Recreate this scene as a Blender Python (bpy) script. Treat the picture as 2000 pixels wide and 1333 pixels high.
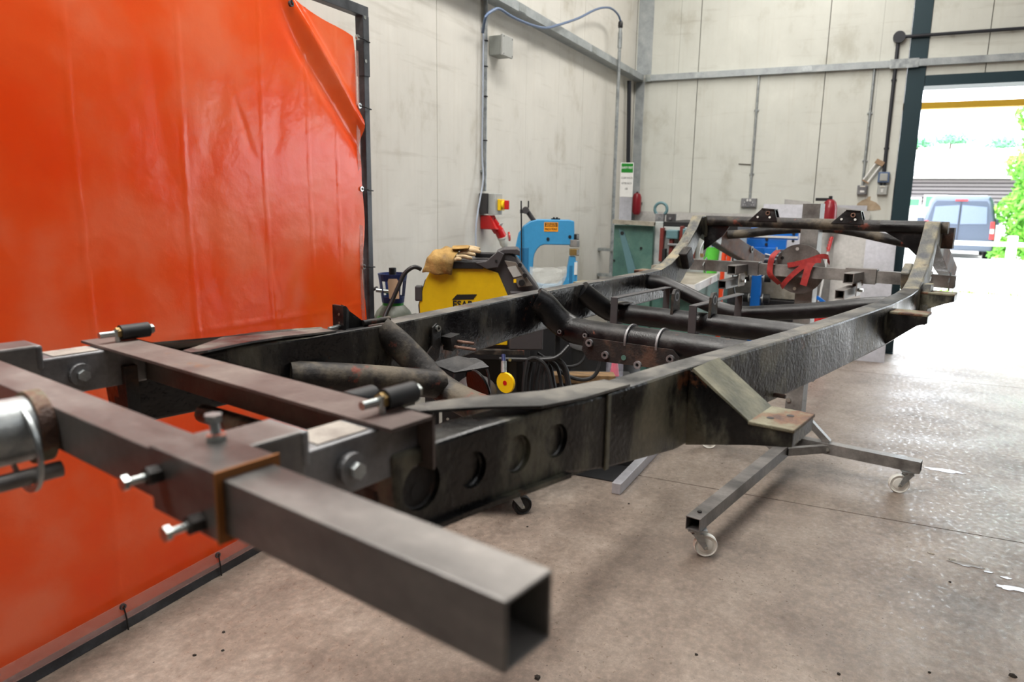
import bpy, bmesh, math, random
from mathutils import Vector, Matrix
random.seed(7)
S = bpy.context.scene
COL = S.collection
for o in list(bpy.data.objects): bpy.data.objects.remove(o)

# ------------------------------------------------------------------ camera
FP = 1419.0                      # focal length in pixels of a 2000 px wide frame
H = 1.55
RX = Vector((0.42797796, -0.90368755, 0.01355303))     # camera right in the room's axes
RD = Vector((-0.1681342, -0.09434289, -0.98123917))    # camera down
RF = Vector((0.88801225, 0.41767001, -0.19231746))     # camera forward
CAM = Vector((0, 0, H))
cam = bpy.data.cameras.new('camera'); co = bpy.data.objects.new('camera', cam); COL.objects.link(co)
m = Matrix((RX, -RD, -RF)).transposed().to_4x4(); m.translation = CAM; co.matrix_world = m
cam.sensor_width = 36; cam.lens = FP / 2000 * 36; cam.clip_start = 0.02; cam.clip_end = 400
cam.dof.use_dof = True; cam.dof.focus_distance = 2.5; cam.dof.aperture_fstop = 3.6
S.camera = co

def at(px, py, depth):
    """point measured in the photograph, at a given real depth in metres along the view axis"""
    return CAM + (RX * (px - 1000) + RD * (py - 666.5) + RF * FP) * (depth / FP)

# ------------------------------------------------------------------ world, lights, exposure
w = bpy.data.worlds.new('world'); S.world = w; w.use_nodes = True
nt = w.node_tree; bg = nt.nodes['Background']
bg.inputs['Color'].default_value = (0.86, 0.93, 1.0, 1); bg.inputs['Strength'].default_value = 7.5
sun = bpy.data.lights.new('sun', 'SUN'); sun.energy = 3.0; sun.angle = math.radians(12); sun.color = (1, 0.97, 0.92)
so = bpy.data.objects.new('sun', sun); COL.objects.link(so); so.rotation_euler = (math.radians(38), math.radians(-8), 0)
def area(name, loc, sx, sy, power, color=(1, 0.96, 0.90), rot=(0, 0, 0)):
    l = bpy.data.lights.new(name, 'AREA'); l.shape = 'RECTANGLE'; l.size = sx; l.size_y = sy; l.energy = power; l.color = color
    o = bpy.data.objects.new(name, l); COL.objects.link(o); o.location = loc; o.rotation_euler = rot; return o
area('roof_light', (2.6, 1.0, 4.95), 4.5, 0.7, 165, (1, .965, .92))
area('roof_light', (6.6, 0.6, 4.95), 2.6, 0.7, 90, (1, .965, .92))
area('roof_light', (2.0, -2.6, 4.95), 6.0, 1.0, 60, (0.95, 0.97, 1.0))
area('added_screen_light', (.7, 2.37, 5.1), 4.0, 0.12, 230, (1, .97, .93))  # added strip source above the screen, for its glow and shaded foot
S.view_settings.view_transform = 'Standard'; S.view_settings.look = 'None'
S.view_settings.exposure = 0.12; S.view_settings.gamma = 1.0; S.view_settings.use_curve_mapping = False

# ------------------------------------------------------------------ materials
def lin(c):
    return tuple(((v / 255) / 12.92 if v / 255 <= .04045 else ((v / 255 + .055) / 1.055) ** 2.4) for v in c) + (1,)
def newmat(name):
    m = bpy.data.materials.new(name); m.use_nodes = True
    return m, m.node_tree, m.node_tree.nodes['Principled BSDF']
def plain(name, rgb, rough=.5, metal=0., bump=0., spec=None, scale=40):
    m, t, b = newmat(name)
    b.inputs['Base Color'].default_value = lin(rgb); b.inputs['Roughness'].default_value = rough; b.inputs['Metallic'].default_value = metal
    if spec is not None: b.inputs['Specular IOR Level'].default_value = spec
    tc = t.nodes.new('ShaderNodeTexCoord'); n = t.nodes.new('ShaderNodeTexNoise'); n.inputs['Scale'].default_value = scale
    n.inputs['Detail'].default_value = 5; t.links.new(tc.outputs['Object'], n.inputs['Vector'])
    mx = t.nodes.new('ShaderNodeMixRGB'); mx.blend_type = 'MULTIPLY'; mx.inputs['Fac'].default_value = .22
    mx.inputs['Color1'].default_value = lin(rgb); t.links.new(n.outputs['Color'], mx.inputs['Color2'])
    bw = t.nodes.new('ShaderNodeRGBToBW'); t.links.new(n.outputs['Color'], bw.inputs[0]); t.links.new(bw.outputs[0], mx.inputs['Color2'])
    t.links.new(mx.outputs[0], b.inputs['Base Color'])
    if bump:
        bp = t.nodes.new('ShaderNodeBump'); bp.inputs['Strength'].default_value = bump; bp.inputs['Distance'].default_value = .01
        t.links.new(n.outputs['Fac'], bp.inputs['Height']); t.links.new(bp.outputs[0], b.inputs['Normal'])
    return m
def grime(name, stops, scale=6, rough=(.35, .7), metal=0., bump=.3, stretch=(1, 1, 1), detail=9, spots=None, spotscale=3, spotpos=(.58, .66), fine=0.25, spec=.5):
    """layered noise: a colour ramp over coarse noise, rust or bare patches over it, relief from the same noise"""
    m, t, b = newmat(name); N = t.nodes.new; L = t.links.new
    tc = N('ShaderNodeTexCoord'); mp = N('ShaderNodeMapping'); mp.inputs['Scale'].default_value = stretch
    L(tc.outputs['Object'], mp.inputs['Vector'])
    n = N('ShaderNodeTexNoise'); n.inputs['Scale'].default_value = scale; n.inputs['Detail'].default_value = detail; n.inputs['Roughness'].default_value = .62
    L(mp.outputs[0], n.inputs['Vector'])
    r = N('ShaderNodeValToRGB'); el = r.color_ramp.elements
    while len(el) < len(stops): el.new(.5)
    for e, (p, c) in zip(el, stops): e.position = p; e.color = lin(c)
    L(n.outputs['Fac'], r.inputs[0]); colr = r.outputs[0]
    if spots:
        n2 = N('ShaderNodeTexNoise'); n2.inputs['Scale'].default_value = spotscale; n2.inputs['Detail'].default_value = 8; n2.inputs['Roughness'].default_value = .7
        mp2 = N('ShaderNodeMapping'); mp2.inputs['Location'].default_value = (3.1, 1.7, 9.2); L(tc.outputs['Object'], mp2.inputs['Vector']); L(mp2.outputs[0], n2.inputs['Vector'])
        r2 = N('ShaderNodeValToRGB'); r2.color_ramp.elements[0].position = spotpos[0]; r2.color_ramp.elements[1].position = spotpos[1]
        L(n2.outputs['Fac'], r2.inputs[0])
        mx = N('ShaderNodeMixRGB'); mx.inputs['Color2'].default_value = lin(spots); L(r2.outputs[0], mx.inputs['Fac']); L(colr, mx.inputs['Color1']); colr = mx.outputs[0]
    nf = N('ShaderNodeTexNoise'); nf.inputs['Scale'].default_value = scale * 14; nf.inputs['Detail'].default_value = 4; L(tc.outputs['Object'], nf.inputs['Vector'])
    mf = N('ShaderNodeMixRGB'); mf.blend_type = 'OVERLAY'; mf.inputs['Fac'].default_value = fine; L(colr, mf.inputs['Color1'])
    bw = N('ShaderNodeRGBToBW'); L(nf.outputs['Color'], bw.inputs[0]); L(bw.outputs[0], mf.inputs['Color2'])
    L(mf.outputs[0], b.inputs['Base Color'])
    mr = N('ShaderNodeMapRange'); mr.inputs['To Min'].default_value = rough[0]; mr.inputs['To Max'].default_value = rough[1]
    mr.inputs['From Min'].default_value = .3; mr.inputs['From Max'].default_value = .7; L(n.outputs['Fac'], mr.inputs['Value']); L(mr.outputs[0], b.inputs['Roughness'])
    b.inputs['Metallic'].default_value = metal; b.inputs['Specular IOR Level'].default_value = spec
    if bump:
        ad = N('ShaderNodeMath'); ad.operation = 'ADD'; L(n.outputs['Fac'], ad.inputs[0]); L(nf.outputs['Fac'], ad.inputs[1])
        bp = N('ShaderNodeBump'); bp.inputs['Strength'].default_value = bump; bp.inputs['Distance'].default_value = .006
        L(ad.outputs[0], bp.inputs['Height']); L(bp.outputs[0], b.inputs['Normal'])
    return m

M = {}
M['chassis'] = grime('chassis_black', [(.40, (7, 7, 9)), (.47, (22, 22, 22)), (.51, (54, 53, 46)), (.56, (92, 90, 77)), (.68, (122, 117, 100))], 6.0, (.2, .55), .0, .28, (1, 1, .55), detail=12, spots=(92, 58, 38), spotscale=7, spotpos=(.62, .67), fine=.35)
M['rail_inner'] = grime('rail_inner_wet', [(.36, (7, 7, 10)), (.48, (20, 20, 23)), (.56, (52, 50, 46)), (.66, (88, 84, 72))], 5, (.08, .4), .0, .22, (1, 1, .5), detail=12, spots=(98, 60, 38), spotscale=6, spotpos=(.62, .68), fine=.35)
M['chassis_top'] = grime('chassis_grey', [(.36, (30, 30, 32)), (.48, (60, 59, 58)), (.62, (98, 95, 88))], 8, (.25, .6), 0, .18, spots=(86, 58, 42), spotscale=9, spotpos=(.62, .7))  # greyer mix, used on upward faces and flat plates
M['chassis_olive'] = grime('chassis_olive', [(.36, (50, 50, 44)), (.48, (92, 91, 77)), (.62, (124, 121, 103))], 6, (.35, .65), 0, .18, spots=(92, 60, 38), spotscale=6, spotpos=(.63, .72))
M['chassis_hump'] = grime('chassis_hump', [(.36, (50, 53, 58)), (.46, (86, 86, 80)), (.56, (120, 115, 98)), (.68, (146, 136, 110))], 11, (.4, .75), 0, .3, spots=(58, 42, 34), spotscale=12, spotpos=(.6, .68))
M['tube_black'] = grime('tube_black', [(.38, (6, 6, 8)), (.52, (16, 16, 18)), (.66, (46, 44, 43))], 9, (.28, .5), 0, .14, spec=.3, spots=(104, 62, 48), spotscale=9, spotpos=(.63, .7))
M['tube_wet'] = grime('tube_wet', [(.35, (6, 6, 8)), (.55, (15, 15, 17)), (.72, (34, 34, 36))], 10, (.28, .5), 0, .12, spec=.3)
M['tube_brown'] = grime('tube_brown', [(.38, (14, 13, 13)), (.50, (38, 35, 33)), (.64, (88, 80, 68))], 8, (.4, .7), 0, .25, spec=.3, spots=(104, 52, 40), spotscale=9, spotpos=(.6, .66))
M['rust'] = grime('rusty_plate', [(.3, (42, 27, 20)), (.5, (98, 68, 54)), (.7, (150, 120, 104))], 14, (.6, .9), 0, .3)
M['rust_dark'] = grime('rust_dark', [(.38, (12, 10, 10)), (.52, (28, 23, 21)), (.64, (78, 54, 41))], 9, (.5, .85), 0, .3)
M['rusty_pad'] = grime('rusty_pad', [(.38, (66, 42, 30)), (.46, (102, 70, 48)), (.52, (104, 97, 78)), (.64, (120, 117, 98))], 14, (.5, .85), 0, .4)
M['mill'] = grime('mill_steel', [(.32, (66, 65, 64)), (.48, (106, 103, 101)), (.66, (138, 134, 130))], 5, (.32, .52), .3, .06, (1, .4, 1), spots=(96, 78, 60), spotscale=5, spotpos=(.60, .75))
M['mill_dark'] = grime('mill_steel_dark', [(.32, (82, 80, 78)), (.48, (112, 110, 107)), (.66, (140, 137, 133))], 8, (.35, .6), .2, .08, spots=(112, 80, 52), spotscale=7, spotpos=(.66, .76))
M['angle'] = grime('red_oxide_angle', [(.32, (56, 45, 42)), (.48, (86, 73, 69)), (.66, (108, 97, 91))], 6, (.45, .7), .2, .2, (.5, 1, 1), spots=(118, 78, 44), spotscale=7, spotpos=(.62, .7))
M['galv'] = grime('galvanised_steel', [(.3, (128, 134, 136)), (.5, (158, 163, 164)), (.7, (184, 188, 188))], 20, (.3, .5), .6, .08)
M['trunk'] = grime('galvanised_trunking', [(.3, (138, 143, 146)), (.5, (160, 166, 168)), (.7, (180, 184, 184))], 8, (.35, .55), .25, .05)
M['zinc'] = plain('zinc_bolt', (190, 196, 194), .25, .9)
M['greysteel'] = grime('grey_painted_steel', [(.3, (92, 92, 94)), (.5, (122, 122, 124)), (.7, (146, 146, 148))], 9, (.35, .6), .45, .15)
M['primer'] = grime('white_primer', [(.3, (112, 106, 100)), (.5, (146, 140, 132)), (.7, (164, 158, 150))], 16, (.5, .8), 0, .2)
M['frameblack'] = grime('curtain_frame', [(.3, (42, 44, 48)), (.5, (62, 65, 70)), (.7, (84, 86, 90))], 8, (.35, .6), .3, .1)
M['darkgreen'] = plain('green_column', (26, 54, 62), .45, .1)
M['blacktube'] = plain('black_conduit', (42, 44, 50), .4)
M['black'] = plain('black_plastic', (24, 24, 26), .45)
M['rust_edge'] = plain('rust_edge', (140, 86, 34), .8)
M['rubber'] = plain('black_rubber', (18, 18, 20), .6)
M['darkgrey'] = plain('dark_grey_plastic', (64, 62, 64), .5, 0, .1)
M['panelgrey'] = plain('control_panel_grey', (112, 106, 98), .45)
M['midgrey'] = plain('light_grey_plastic', (176, 178, 174), .5)
M['yellow'] = plain('yellow_panel', (214, 176, 0), .45)
M['logo'] = plain('black_print', (26, 24, 20), .5)
M['brightyellow'] = plain('bright_yellow', (240, 196, 10), .4)
M['blue'] = plain('machine_blue', (62, 146, 196), .4, 0, .05)
M['blue_dark'] = plain('machine_blue_shaded', (40, 112, 158), .45)
M['strongblue'] = plain('strong_blue', (8, 112, 208), .4)
M['red'] = plain('red_plastic', (196, 26, 26), .25)
M['exred'] = plain('extinguisher_red', (146, 34, 44), .3)
M['white'] = plain('white_plastic', (226, 226, 222), .5)
M['nylon'] = plain('white_nylon', (240, 238, 230), .45)
M['cream'] = plain('cream_plastic', (212, 208, 196), .45)
M['orange'] = plain('orange_pipe', (226, 72, 30), .4)
M['labelorange'] = plain('orange_label', (242, 158, 30), .5)
M['lime'] = plain('lime_plastic', (96, 210, 72), .5)
M['pink'] = plain('fluorescent_pink', (250, 70, 100), .5)
M['teal'] = grime('teal_paint', [(.3, (52, 84, 80)), (.5, (72, 108, 98)), (.7, (92, 124, 112))], 4, (.4, .6), 0, .08)
M['teal_block'] = plain('teal_block', (92, 128, 134), .45)
M['paleface'] = grime('pale_machine', [(.3, (150, 160, 160)), (.5, (178, 184, 182)), (.7, (198, 200, 196))], 7, (.4, .6), .2, .1)
M['redlever'] = plain('red_brown_lever', (118, 44, 36), .45)
M['benchtop'] = grime('bench_top', [(.3, (118, 112, 100)), (.5, (148, 142, 128)), (.7, (166, 160, 148))], 9, (.5, .7), 0, .1)
M['benchedge'] = grime('bench_edge', [(.3, (170, 170, 168)), (.5, (204, 204, 202)), (.7, (222, 222, 220))], 9, (.4, .6), 0, .1, spots=(110, 100, 90), spotscale=22, spotpos=(.66, .7))
M['sheet'] = grime('sheet_steel', [(.3, (156, 156, 160)), (.5, (178, 178, 184)), (.7, (196, 196, 204))], 2.5, (.3, .5), .35, .03)
M['sheet_warm'] = grime('sheet_steel_warm', [(.3, (150, 148, 144)), (.5, (176, 174, 170)), (.7, (192, 190, 186))], 2.5, (.35, .55), .3, .03)
M['bottle'] = grime('gas_bottle', [(.3, (66, 72, 62)), (.5, (90, 94, 84)), (.7, (108, 112, 100))], 8, (.35, .6), .1, .1, spots=(50, 150, 50), spotscale=6, spotpos=(.6, .68))
M['green'] = plain('green_ring', (30, 130, 40), .4)
M['navy'] = plain('navy_guard', (30, 44, 92), .45)
M['brass'] = plain('brass', (150, 124, 74), .4, .5)
M['card'] = plain('brown_card', (168, 140, 112), .8)
M['leather'] = grime('tan_leather', [(.36, (104, 80, 42)), (.5, (142, 112, 58)), (.64, (170, 138, 80))], 10, (.7, .9), 0, .4)
M['leather_pale'] = grime('pale_leather', [(.3, (138, 118, 88)), (.5, (168, 148, 114)), (.7, (188, 168, 134))], 12, (.7, .9), 0, .4)
M['strap'] = grime('red_webbing', [(.3, (120, 26, 26)), (.5, (158, 40, 38)), (.7, (176, 58, 52))], 30, (.6, .8), 0, .3)
M['wood'] = grime('worn_wood', [(.3, (78, 58, 36)), (.5, (112, 86, 54)), (.7, (138, 108, 70))], 8, (.6, .8), 0, .3, (6, 1, 1))
M['patch'] = grime('bare_plaster', [(.3, (156, 136, 112)), (.5, (176, 156, 130)), (.7, (190, 172, 148))], 14, (.8, .95), 0, .3)
M['conduitgreen'] = plain('grey_enclosure', (158, 162, 156), .5)
M['bluegrey'] = plain('blue_grey_hose', (96, 116, 148), .35)
M['paleblue'] = plain('pale_blue_cable', (186, 196, 212), .4)
M['van'] = plain('van_paint', (92, 100, 116), .25, .3)  # van paint, glass and bumper lightened in colour to carry outdoor haze
M['vanglass'] = plain('van_glass', (140, 152, 172), .08, .3)
M['vanbump'] = plain('van_bumper', (80, 88, 102), .5)
M['lamp'] = plain('tail_lamp', (236, 60, 60), .3)
M['kerb'] = plain('kerb', (170, 172, 172), .8)
M['yellowbeam'] = plain('height_barrier', (236, 186, 52), .5)
M['roof'] = plain('pale_roof', (210, 210, 206), .8)
M['cladding'] = plain('cladding', (118, 112, 112), .8)
M['cladding_gap'] = plain('cladding_gap', (40, 34, 36), .9)
M['render'] = plain('pale_render', (215, 212, 205), .8)
M['winglass'] = plain('window_glass', (90, 140, 110), .2)
M['leaf'] = grime('conifer_leaf', [(.3, (62, 130, 36)), (.5, (104, 176, 52)), (.7, (156, 214, 84))], 3, (.6, .8), 0, 0)
M['leaf_far'] = grime('far_leaf', [(.3, (70, 130, 90)), (.5, (100, 160, 118)), (.7, (140, 190, 150))], 3, (.6, .8), 0, 0)
M['bark'] = plain('bark', (92, 74, 56), .9)
M['ground'] = grime('yard_concrete', [(.3, (176, 172, 164)), (.5, (198, 194, 188)), (.7, (212, 210, 204))], 1.2, (.5, .8), 0, .05)
M['roofin'] = plain('ceiling_sheet', (176, 176, 172), .8)
M['puddle'] = plain('water_film', (120, 118, 116), .04)
M['crumb'] = plain('dirt_crumb', (42, 36, 30), .9)

def wallmat(name, base, warm):
    m, t, b = newmat(name); N = t.nodes.new; L = t.links.new
    tc = N('ShaderNodeTexCoord')
    mp = N('ShaderNodeMapping'); mp.inputs['Scale'].default_value = (1.1, 1.1, .8); L(tc.outputs['Object'], mp.inputs['Vector'])
    n = N('ShaderNodeTexNoise'); n.inputs['Scale'].default_value = 2.2; n.inputs['Detail'].default_value = 10; n.inputs['Roughness'].default_value = .65; L(mp.outputs[0], n.inputs['Vector'])
    r = N('ShaderNodeValToRGB'); e = r.color_ramp.elements; e.new(.5); e.new(.6)
    for el, (p, c) in zip(e, ((.30, warm), (.44, base), (.6, tuple(min(255, v + 5) for v in base)), (.78, tuple(min(255, v + 14) for v in base)))): el.position = p; el.color = lin(c)
    L(n.outputs['Fac'], r.inputs[0])
    # vertical run marks and horizontal scuffs
    mp2 = N('ShaderNodeMapping'); mp2.inputs['Scale'].default_value = (14, 14, .5); L(tc.outputs['Object'], mp2.inputs['Vector'])
    n2 = N('ShaderNodeTexNoise'); n2.inputs['Scale'].default_value = 2; n2.inputs['Detail'].default_value = 8; L(mp2.outputs[0], n2.inputs['Vector'])
    r2 = N('ShaderNodeValToRGB'); r2.color_ramp.elements[0].position = .54; r2.color_ramp.elements[1].position = .78; L(n2.outputs['Fac'], r2.inputs[0])
    mx = N('ShaderNodeMixRGB'); mx.inputs['Color2'].default_value = lin((172, 158, 136)); mp3 = N('ShaderNodeMath'); mp3.operation = 'MULTIPLY'; mp3.inputs[1].default_value = .12
    L(r2.outputs[0], mp3.inputs[0]); L(mp3.outputs[0], mx.inputs['Fac']); L(r.outputs[0], mx.inputs['Color1'])
    mp4 = N('ShaderNodeMapping'); mp4.inputs['Scale'].default_value = (.8, .8, 9); L(tc.outputs['Object'], mp4.inputs['Vector'])
    n4 = N('ShaderNodeTexNoise'); n4.inputs['Scale'].default_value = 1.8; n4.inputs['Detail'].default_value = 9; n4.inputs['Roughness'].default_value = .6; L(mp4.outputs[0], n4.inputs['Vector'])
    r4 = N('ShaderNodeValToRGB'); r4.color_ramp.elements[0].position = .58; r4.color_ramp.elements[1].position = .74; L(n4.outputs['Fac'], r4.inputs[0])
    m5 = N('ShaderNodeMath'); m5.operation = 'MULTIPLY'; m5.inputs[1].default_value = .28; L(r4.outputs[0], m5.inputs[0])
    mx2 = N('ShaderNodeMixRGB'); mx2.inputs['Color2'].default_value = lin((150, 142, 126)); L(m5.outputs[0], mx2.inputs['Fac']); L(mx.outputs[0], mx2.inputs['Color1'])
    L(mx2.outputs[0], b.inputs['Base Color']); b.inputs['Roughness'].default_value = .75
    bp = N('ShaderNodeBump'); bp.inputs['Strength'].default_value = .25; bp.inputs['Distance'].default_value = .01; L(n.outputs['Fac'], bp.inputs['Height']); L(bp.outputs[0], b.inputs['Normal'])
    return m
M['wall'] = wallmat('painted_concrete_panel', (210, 207, 198), (190, 185, 172))
M['wall_b'] = wallmat('painted_concrete_back', (205, 206, 197), (186, 185, 173))
M['joint'] = plain('dark_joint', (84, 78, 70), .9)

def floormat():
    m, t, b = newmat('worn_concrete_floor'); N = t.nodes.new; L = t.links.new
    tc = N('ShaderNodeTexCoord')
    def noise(scale, detail=8, rough=.6, loc=(0, 0, 0)):
        mp = N('ShaderNodeMapping'); mp.inputs['Location'].default_value = loc; L(tc.outputs['Object'], mp.inputs['Vector'])
        n = N('ShaderNodeTexNoise'); n.inputs['Scale'].default_value = scale; n.inputs['Detail'].default_value = detail; n.inputs['Roughness'].default_value = rough; L(mp.outputs[0], n.inputs['Vector']); return n
    def ramp(src, stops):
        r = N('ShaderNodeValToRGB'); e = r.color_ramp.elements
        while len(e) < len(stops): e.new(.5)
        for el, (p, c) in zip(e, stops): el.position = p; el.color = c if len(c) == 4 else lin(c)
        L(src, r.inputs[0]); return r
    n1 = noise(2.4, 10, .7); r1 = ramp(n1.outputs['Fac'], [(.34, (122, 108, 97)), (.5, (148, 133, 120)), (.66, (168, 154, 141))])
    n2 = noise(30, 12, .82); r2 = ramp(n2.outputs['Fac'], [(.36, (88, 88, 88)), (.5, (132, 132, 132)), (.64, (176, 176, 176))])
    mx = N('ShaderNodeMixRGB'); mx.blend_type = 'OVERLAY'; mx.inputs['Fac'].default_value = .6; L(r1.outputs[0], mx.inputs['Color1']); L(r2.outputs[0], mx.inputs['Color2'])
    n3 = noise(9, 10, .75, (4, 2, 0)); r3 = ramp(n3.outputs['Fac'], [(.62, (0, 0, 0, 1)), (.74, (1, 1, 1, 1))])
    f3 = N('ShaderNodeMath'); f3.operation = 'MULTIPLY'; f3.inputs[1].default_value = .6; L(r3.outputs[0], f3.inputs[0])
    mx3 = N('ShaderNodeMixRGB'); mx3.inputs['Color2'].default_value = lin((84, 72, 66)); L(f3.outputs[0], mx3.inputs['Fac']); L(mx.outputs[0], mx3.inputs['Color1'])
    v = N('ShaderNodeTexVoronoi'); v.inputs['Scale'].default_value = 26; L(tc.outputs['Object'], v.inputs['Vector'])
    r4 = ramp(v.outputs['Distance'], [(.05, (1, 1, 1, 1)), (.11, (0, 0, 0, 1))])
    f4 = N('ShaderNodeMath'); f4.operation = 'MULTIPLY'; L(r4.outputs[0], f4.inputs[0])
    wn = N('ShaderNodeTexWhiteNoise'); L(v.outputs['Color'], wn.inputs['Vector']); g = N('ShaderNodeMath'); g.operation = 'GREATER_THAN'; g.inputs[1].default_value = .72; L(wn.outputs['Value'], g.inputs[0]); L(g.outputs[0], f4.inputs[1])
    mx4 = N('ShaderNodeMixRGB'); mx4.inputs['Color2'].default_value = lin((70, 60, 54)); L(f4.outputs[0], mx4.inputs['Fac']); L(mx3.outputs[0], mx4.inputs['Color1'])
    L(mx4.outputs[0], b.inputs['Base Color'])
    n5 = noise(38, 4, .6, (1, 8, 3)); r5 = ramp(n5.outputs['Fac'], [(.34, (.18, .18, .18, 1)), (.42, (.42, .42, .42, 1)), (.7, (.6, .6, .6, 1))])
    n6 = noise(2.2, 4, .5, (7, 8, 3)); r6 = ramp(n6.outputs['Fac'], [(.4, (0, 0, 0, 1)), (.6, (.12, .12, .12, 1))])
    a = N('ShaderNodeMath'); a.operation = 'ADD'; L(r5.outputs[0], a.inputs[0]); L(r6.outputs[0], a.inputs[1]); L(a.outputs[0], b.inputs['Roughness'])
    bp = N('ShaderNodeBump'); bp.inputs['Strength'].default_value = .22; bp.inputs['Distance'].default_value = .003; L(n2.outputs['Fac'], bp.inputs['Height']); L(bp.outputs[0], b.inputs['Normal'])
    return m
M['floor'] = floormat()

def curtainmat():
    m, t, b = newmat('orange_welding_pvc'); N = t.nodes.new; L = t.links.new
    tc = N('ShaderNodeTexCoord')
    n = N('ShaderNodeTexNoise'); n.inputs['Scale'].default_value = 2.6; n.inputs['Detail'].default_value = 8; L(tc.outputs['Object'], n.inputs['Vector'])
    r = N('ShaderNodeValToRGB'); e = r.color_ramp.elements; e.new(.5); 
    for el, (p, c) in zip(e, ((.36, (255, 74, 10)), (.5, (255, 92, 34)), (.66, (255, 124, 82)))): el.position = p; el.color = lin(c)
    L(n.outputs['Fac'], r.inputs[0]); L(r.outputs[0], b.inputs['Base Color'])
    b.inputs['Roughness'].default_value = .22; b.inputs['Specular IOR Level'].default_value = .6
    tr = N('ShaderNodeBsdfTranslucent'); tr.inputs['Color'].default_value = lin((255, 132, 72))
    mix = N('ShaderNodeMixShader'); mix.inputs['Fac'].default_value = .34
    n2 = N('ShaderNodeTexNoise'); n2.inputs['Scale'].default_value = 14; n2.inputs['Detail'].default_value = 6; L(tc.outputs['Object'], n2.inputs['Vector'])
    bp = N('ShaderNodeBump'); bp.inputs['Strength'].default_value = .25; bp.inputs['Distance'].default_value = .01; L(n2.outputs['Fac'], bp.inputs['Height']); L(bp.outputs[0], b.inputs['Normal'])
    out = t.nodes['Material Output']; L(b.outputs[0], mix.inputs[1]); L(tr.outputs[0], mix.inputs[2]); L(mix.outputs[0], out.inputs['Surface'])
    return m
M['curtain'] = curtainmat()
def clearmat(name, rgb, alpha=.35, rough=.1):
    m, t, b = newmat(name); b.inputs['Base Color'].default_value = lin(rgb); b.inputs['Roughness'].default_value = rough; b.inputs['Alpha'].default_value = alpha
    n = t.nodes.new('ShaderNodeTexNoise'); n.inputs['Scale'].default_value = 30; bp = t.nodes.new('ShaderNodeBump'); bp.inputs['Strength'].default_value = .6; bp.inputs['Distance'].default_value = .01
    tc = t.nodes.new('ShaderNodeTexCoord'); t.links.new(tc.outputs['Object'], n.inputs['Vector']); t.links.new(n.outputs['Fac'], bp.inputs['Height']); t.links.new(bp.outputs[0], b.inputs['Normal'])
    return m
M['hem'] = clearmat('clear_hem_film', (190, 150, 140), .32, .25)
M['clearbag'] = clearmat('clear_polythene', (222, 226, 222), .42, .08)
M['cleartub'] = clearmat('clear_tub', (190, 196, 210), .3, .15)

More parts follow.
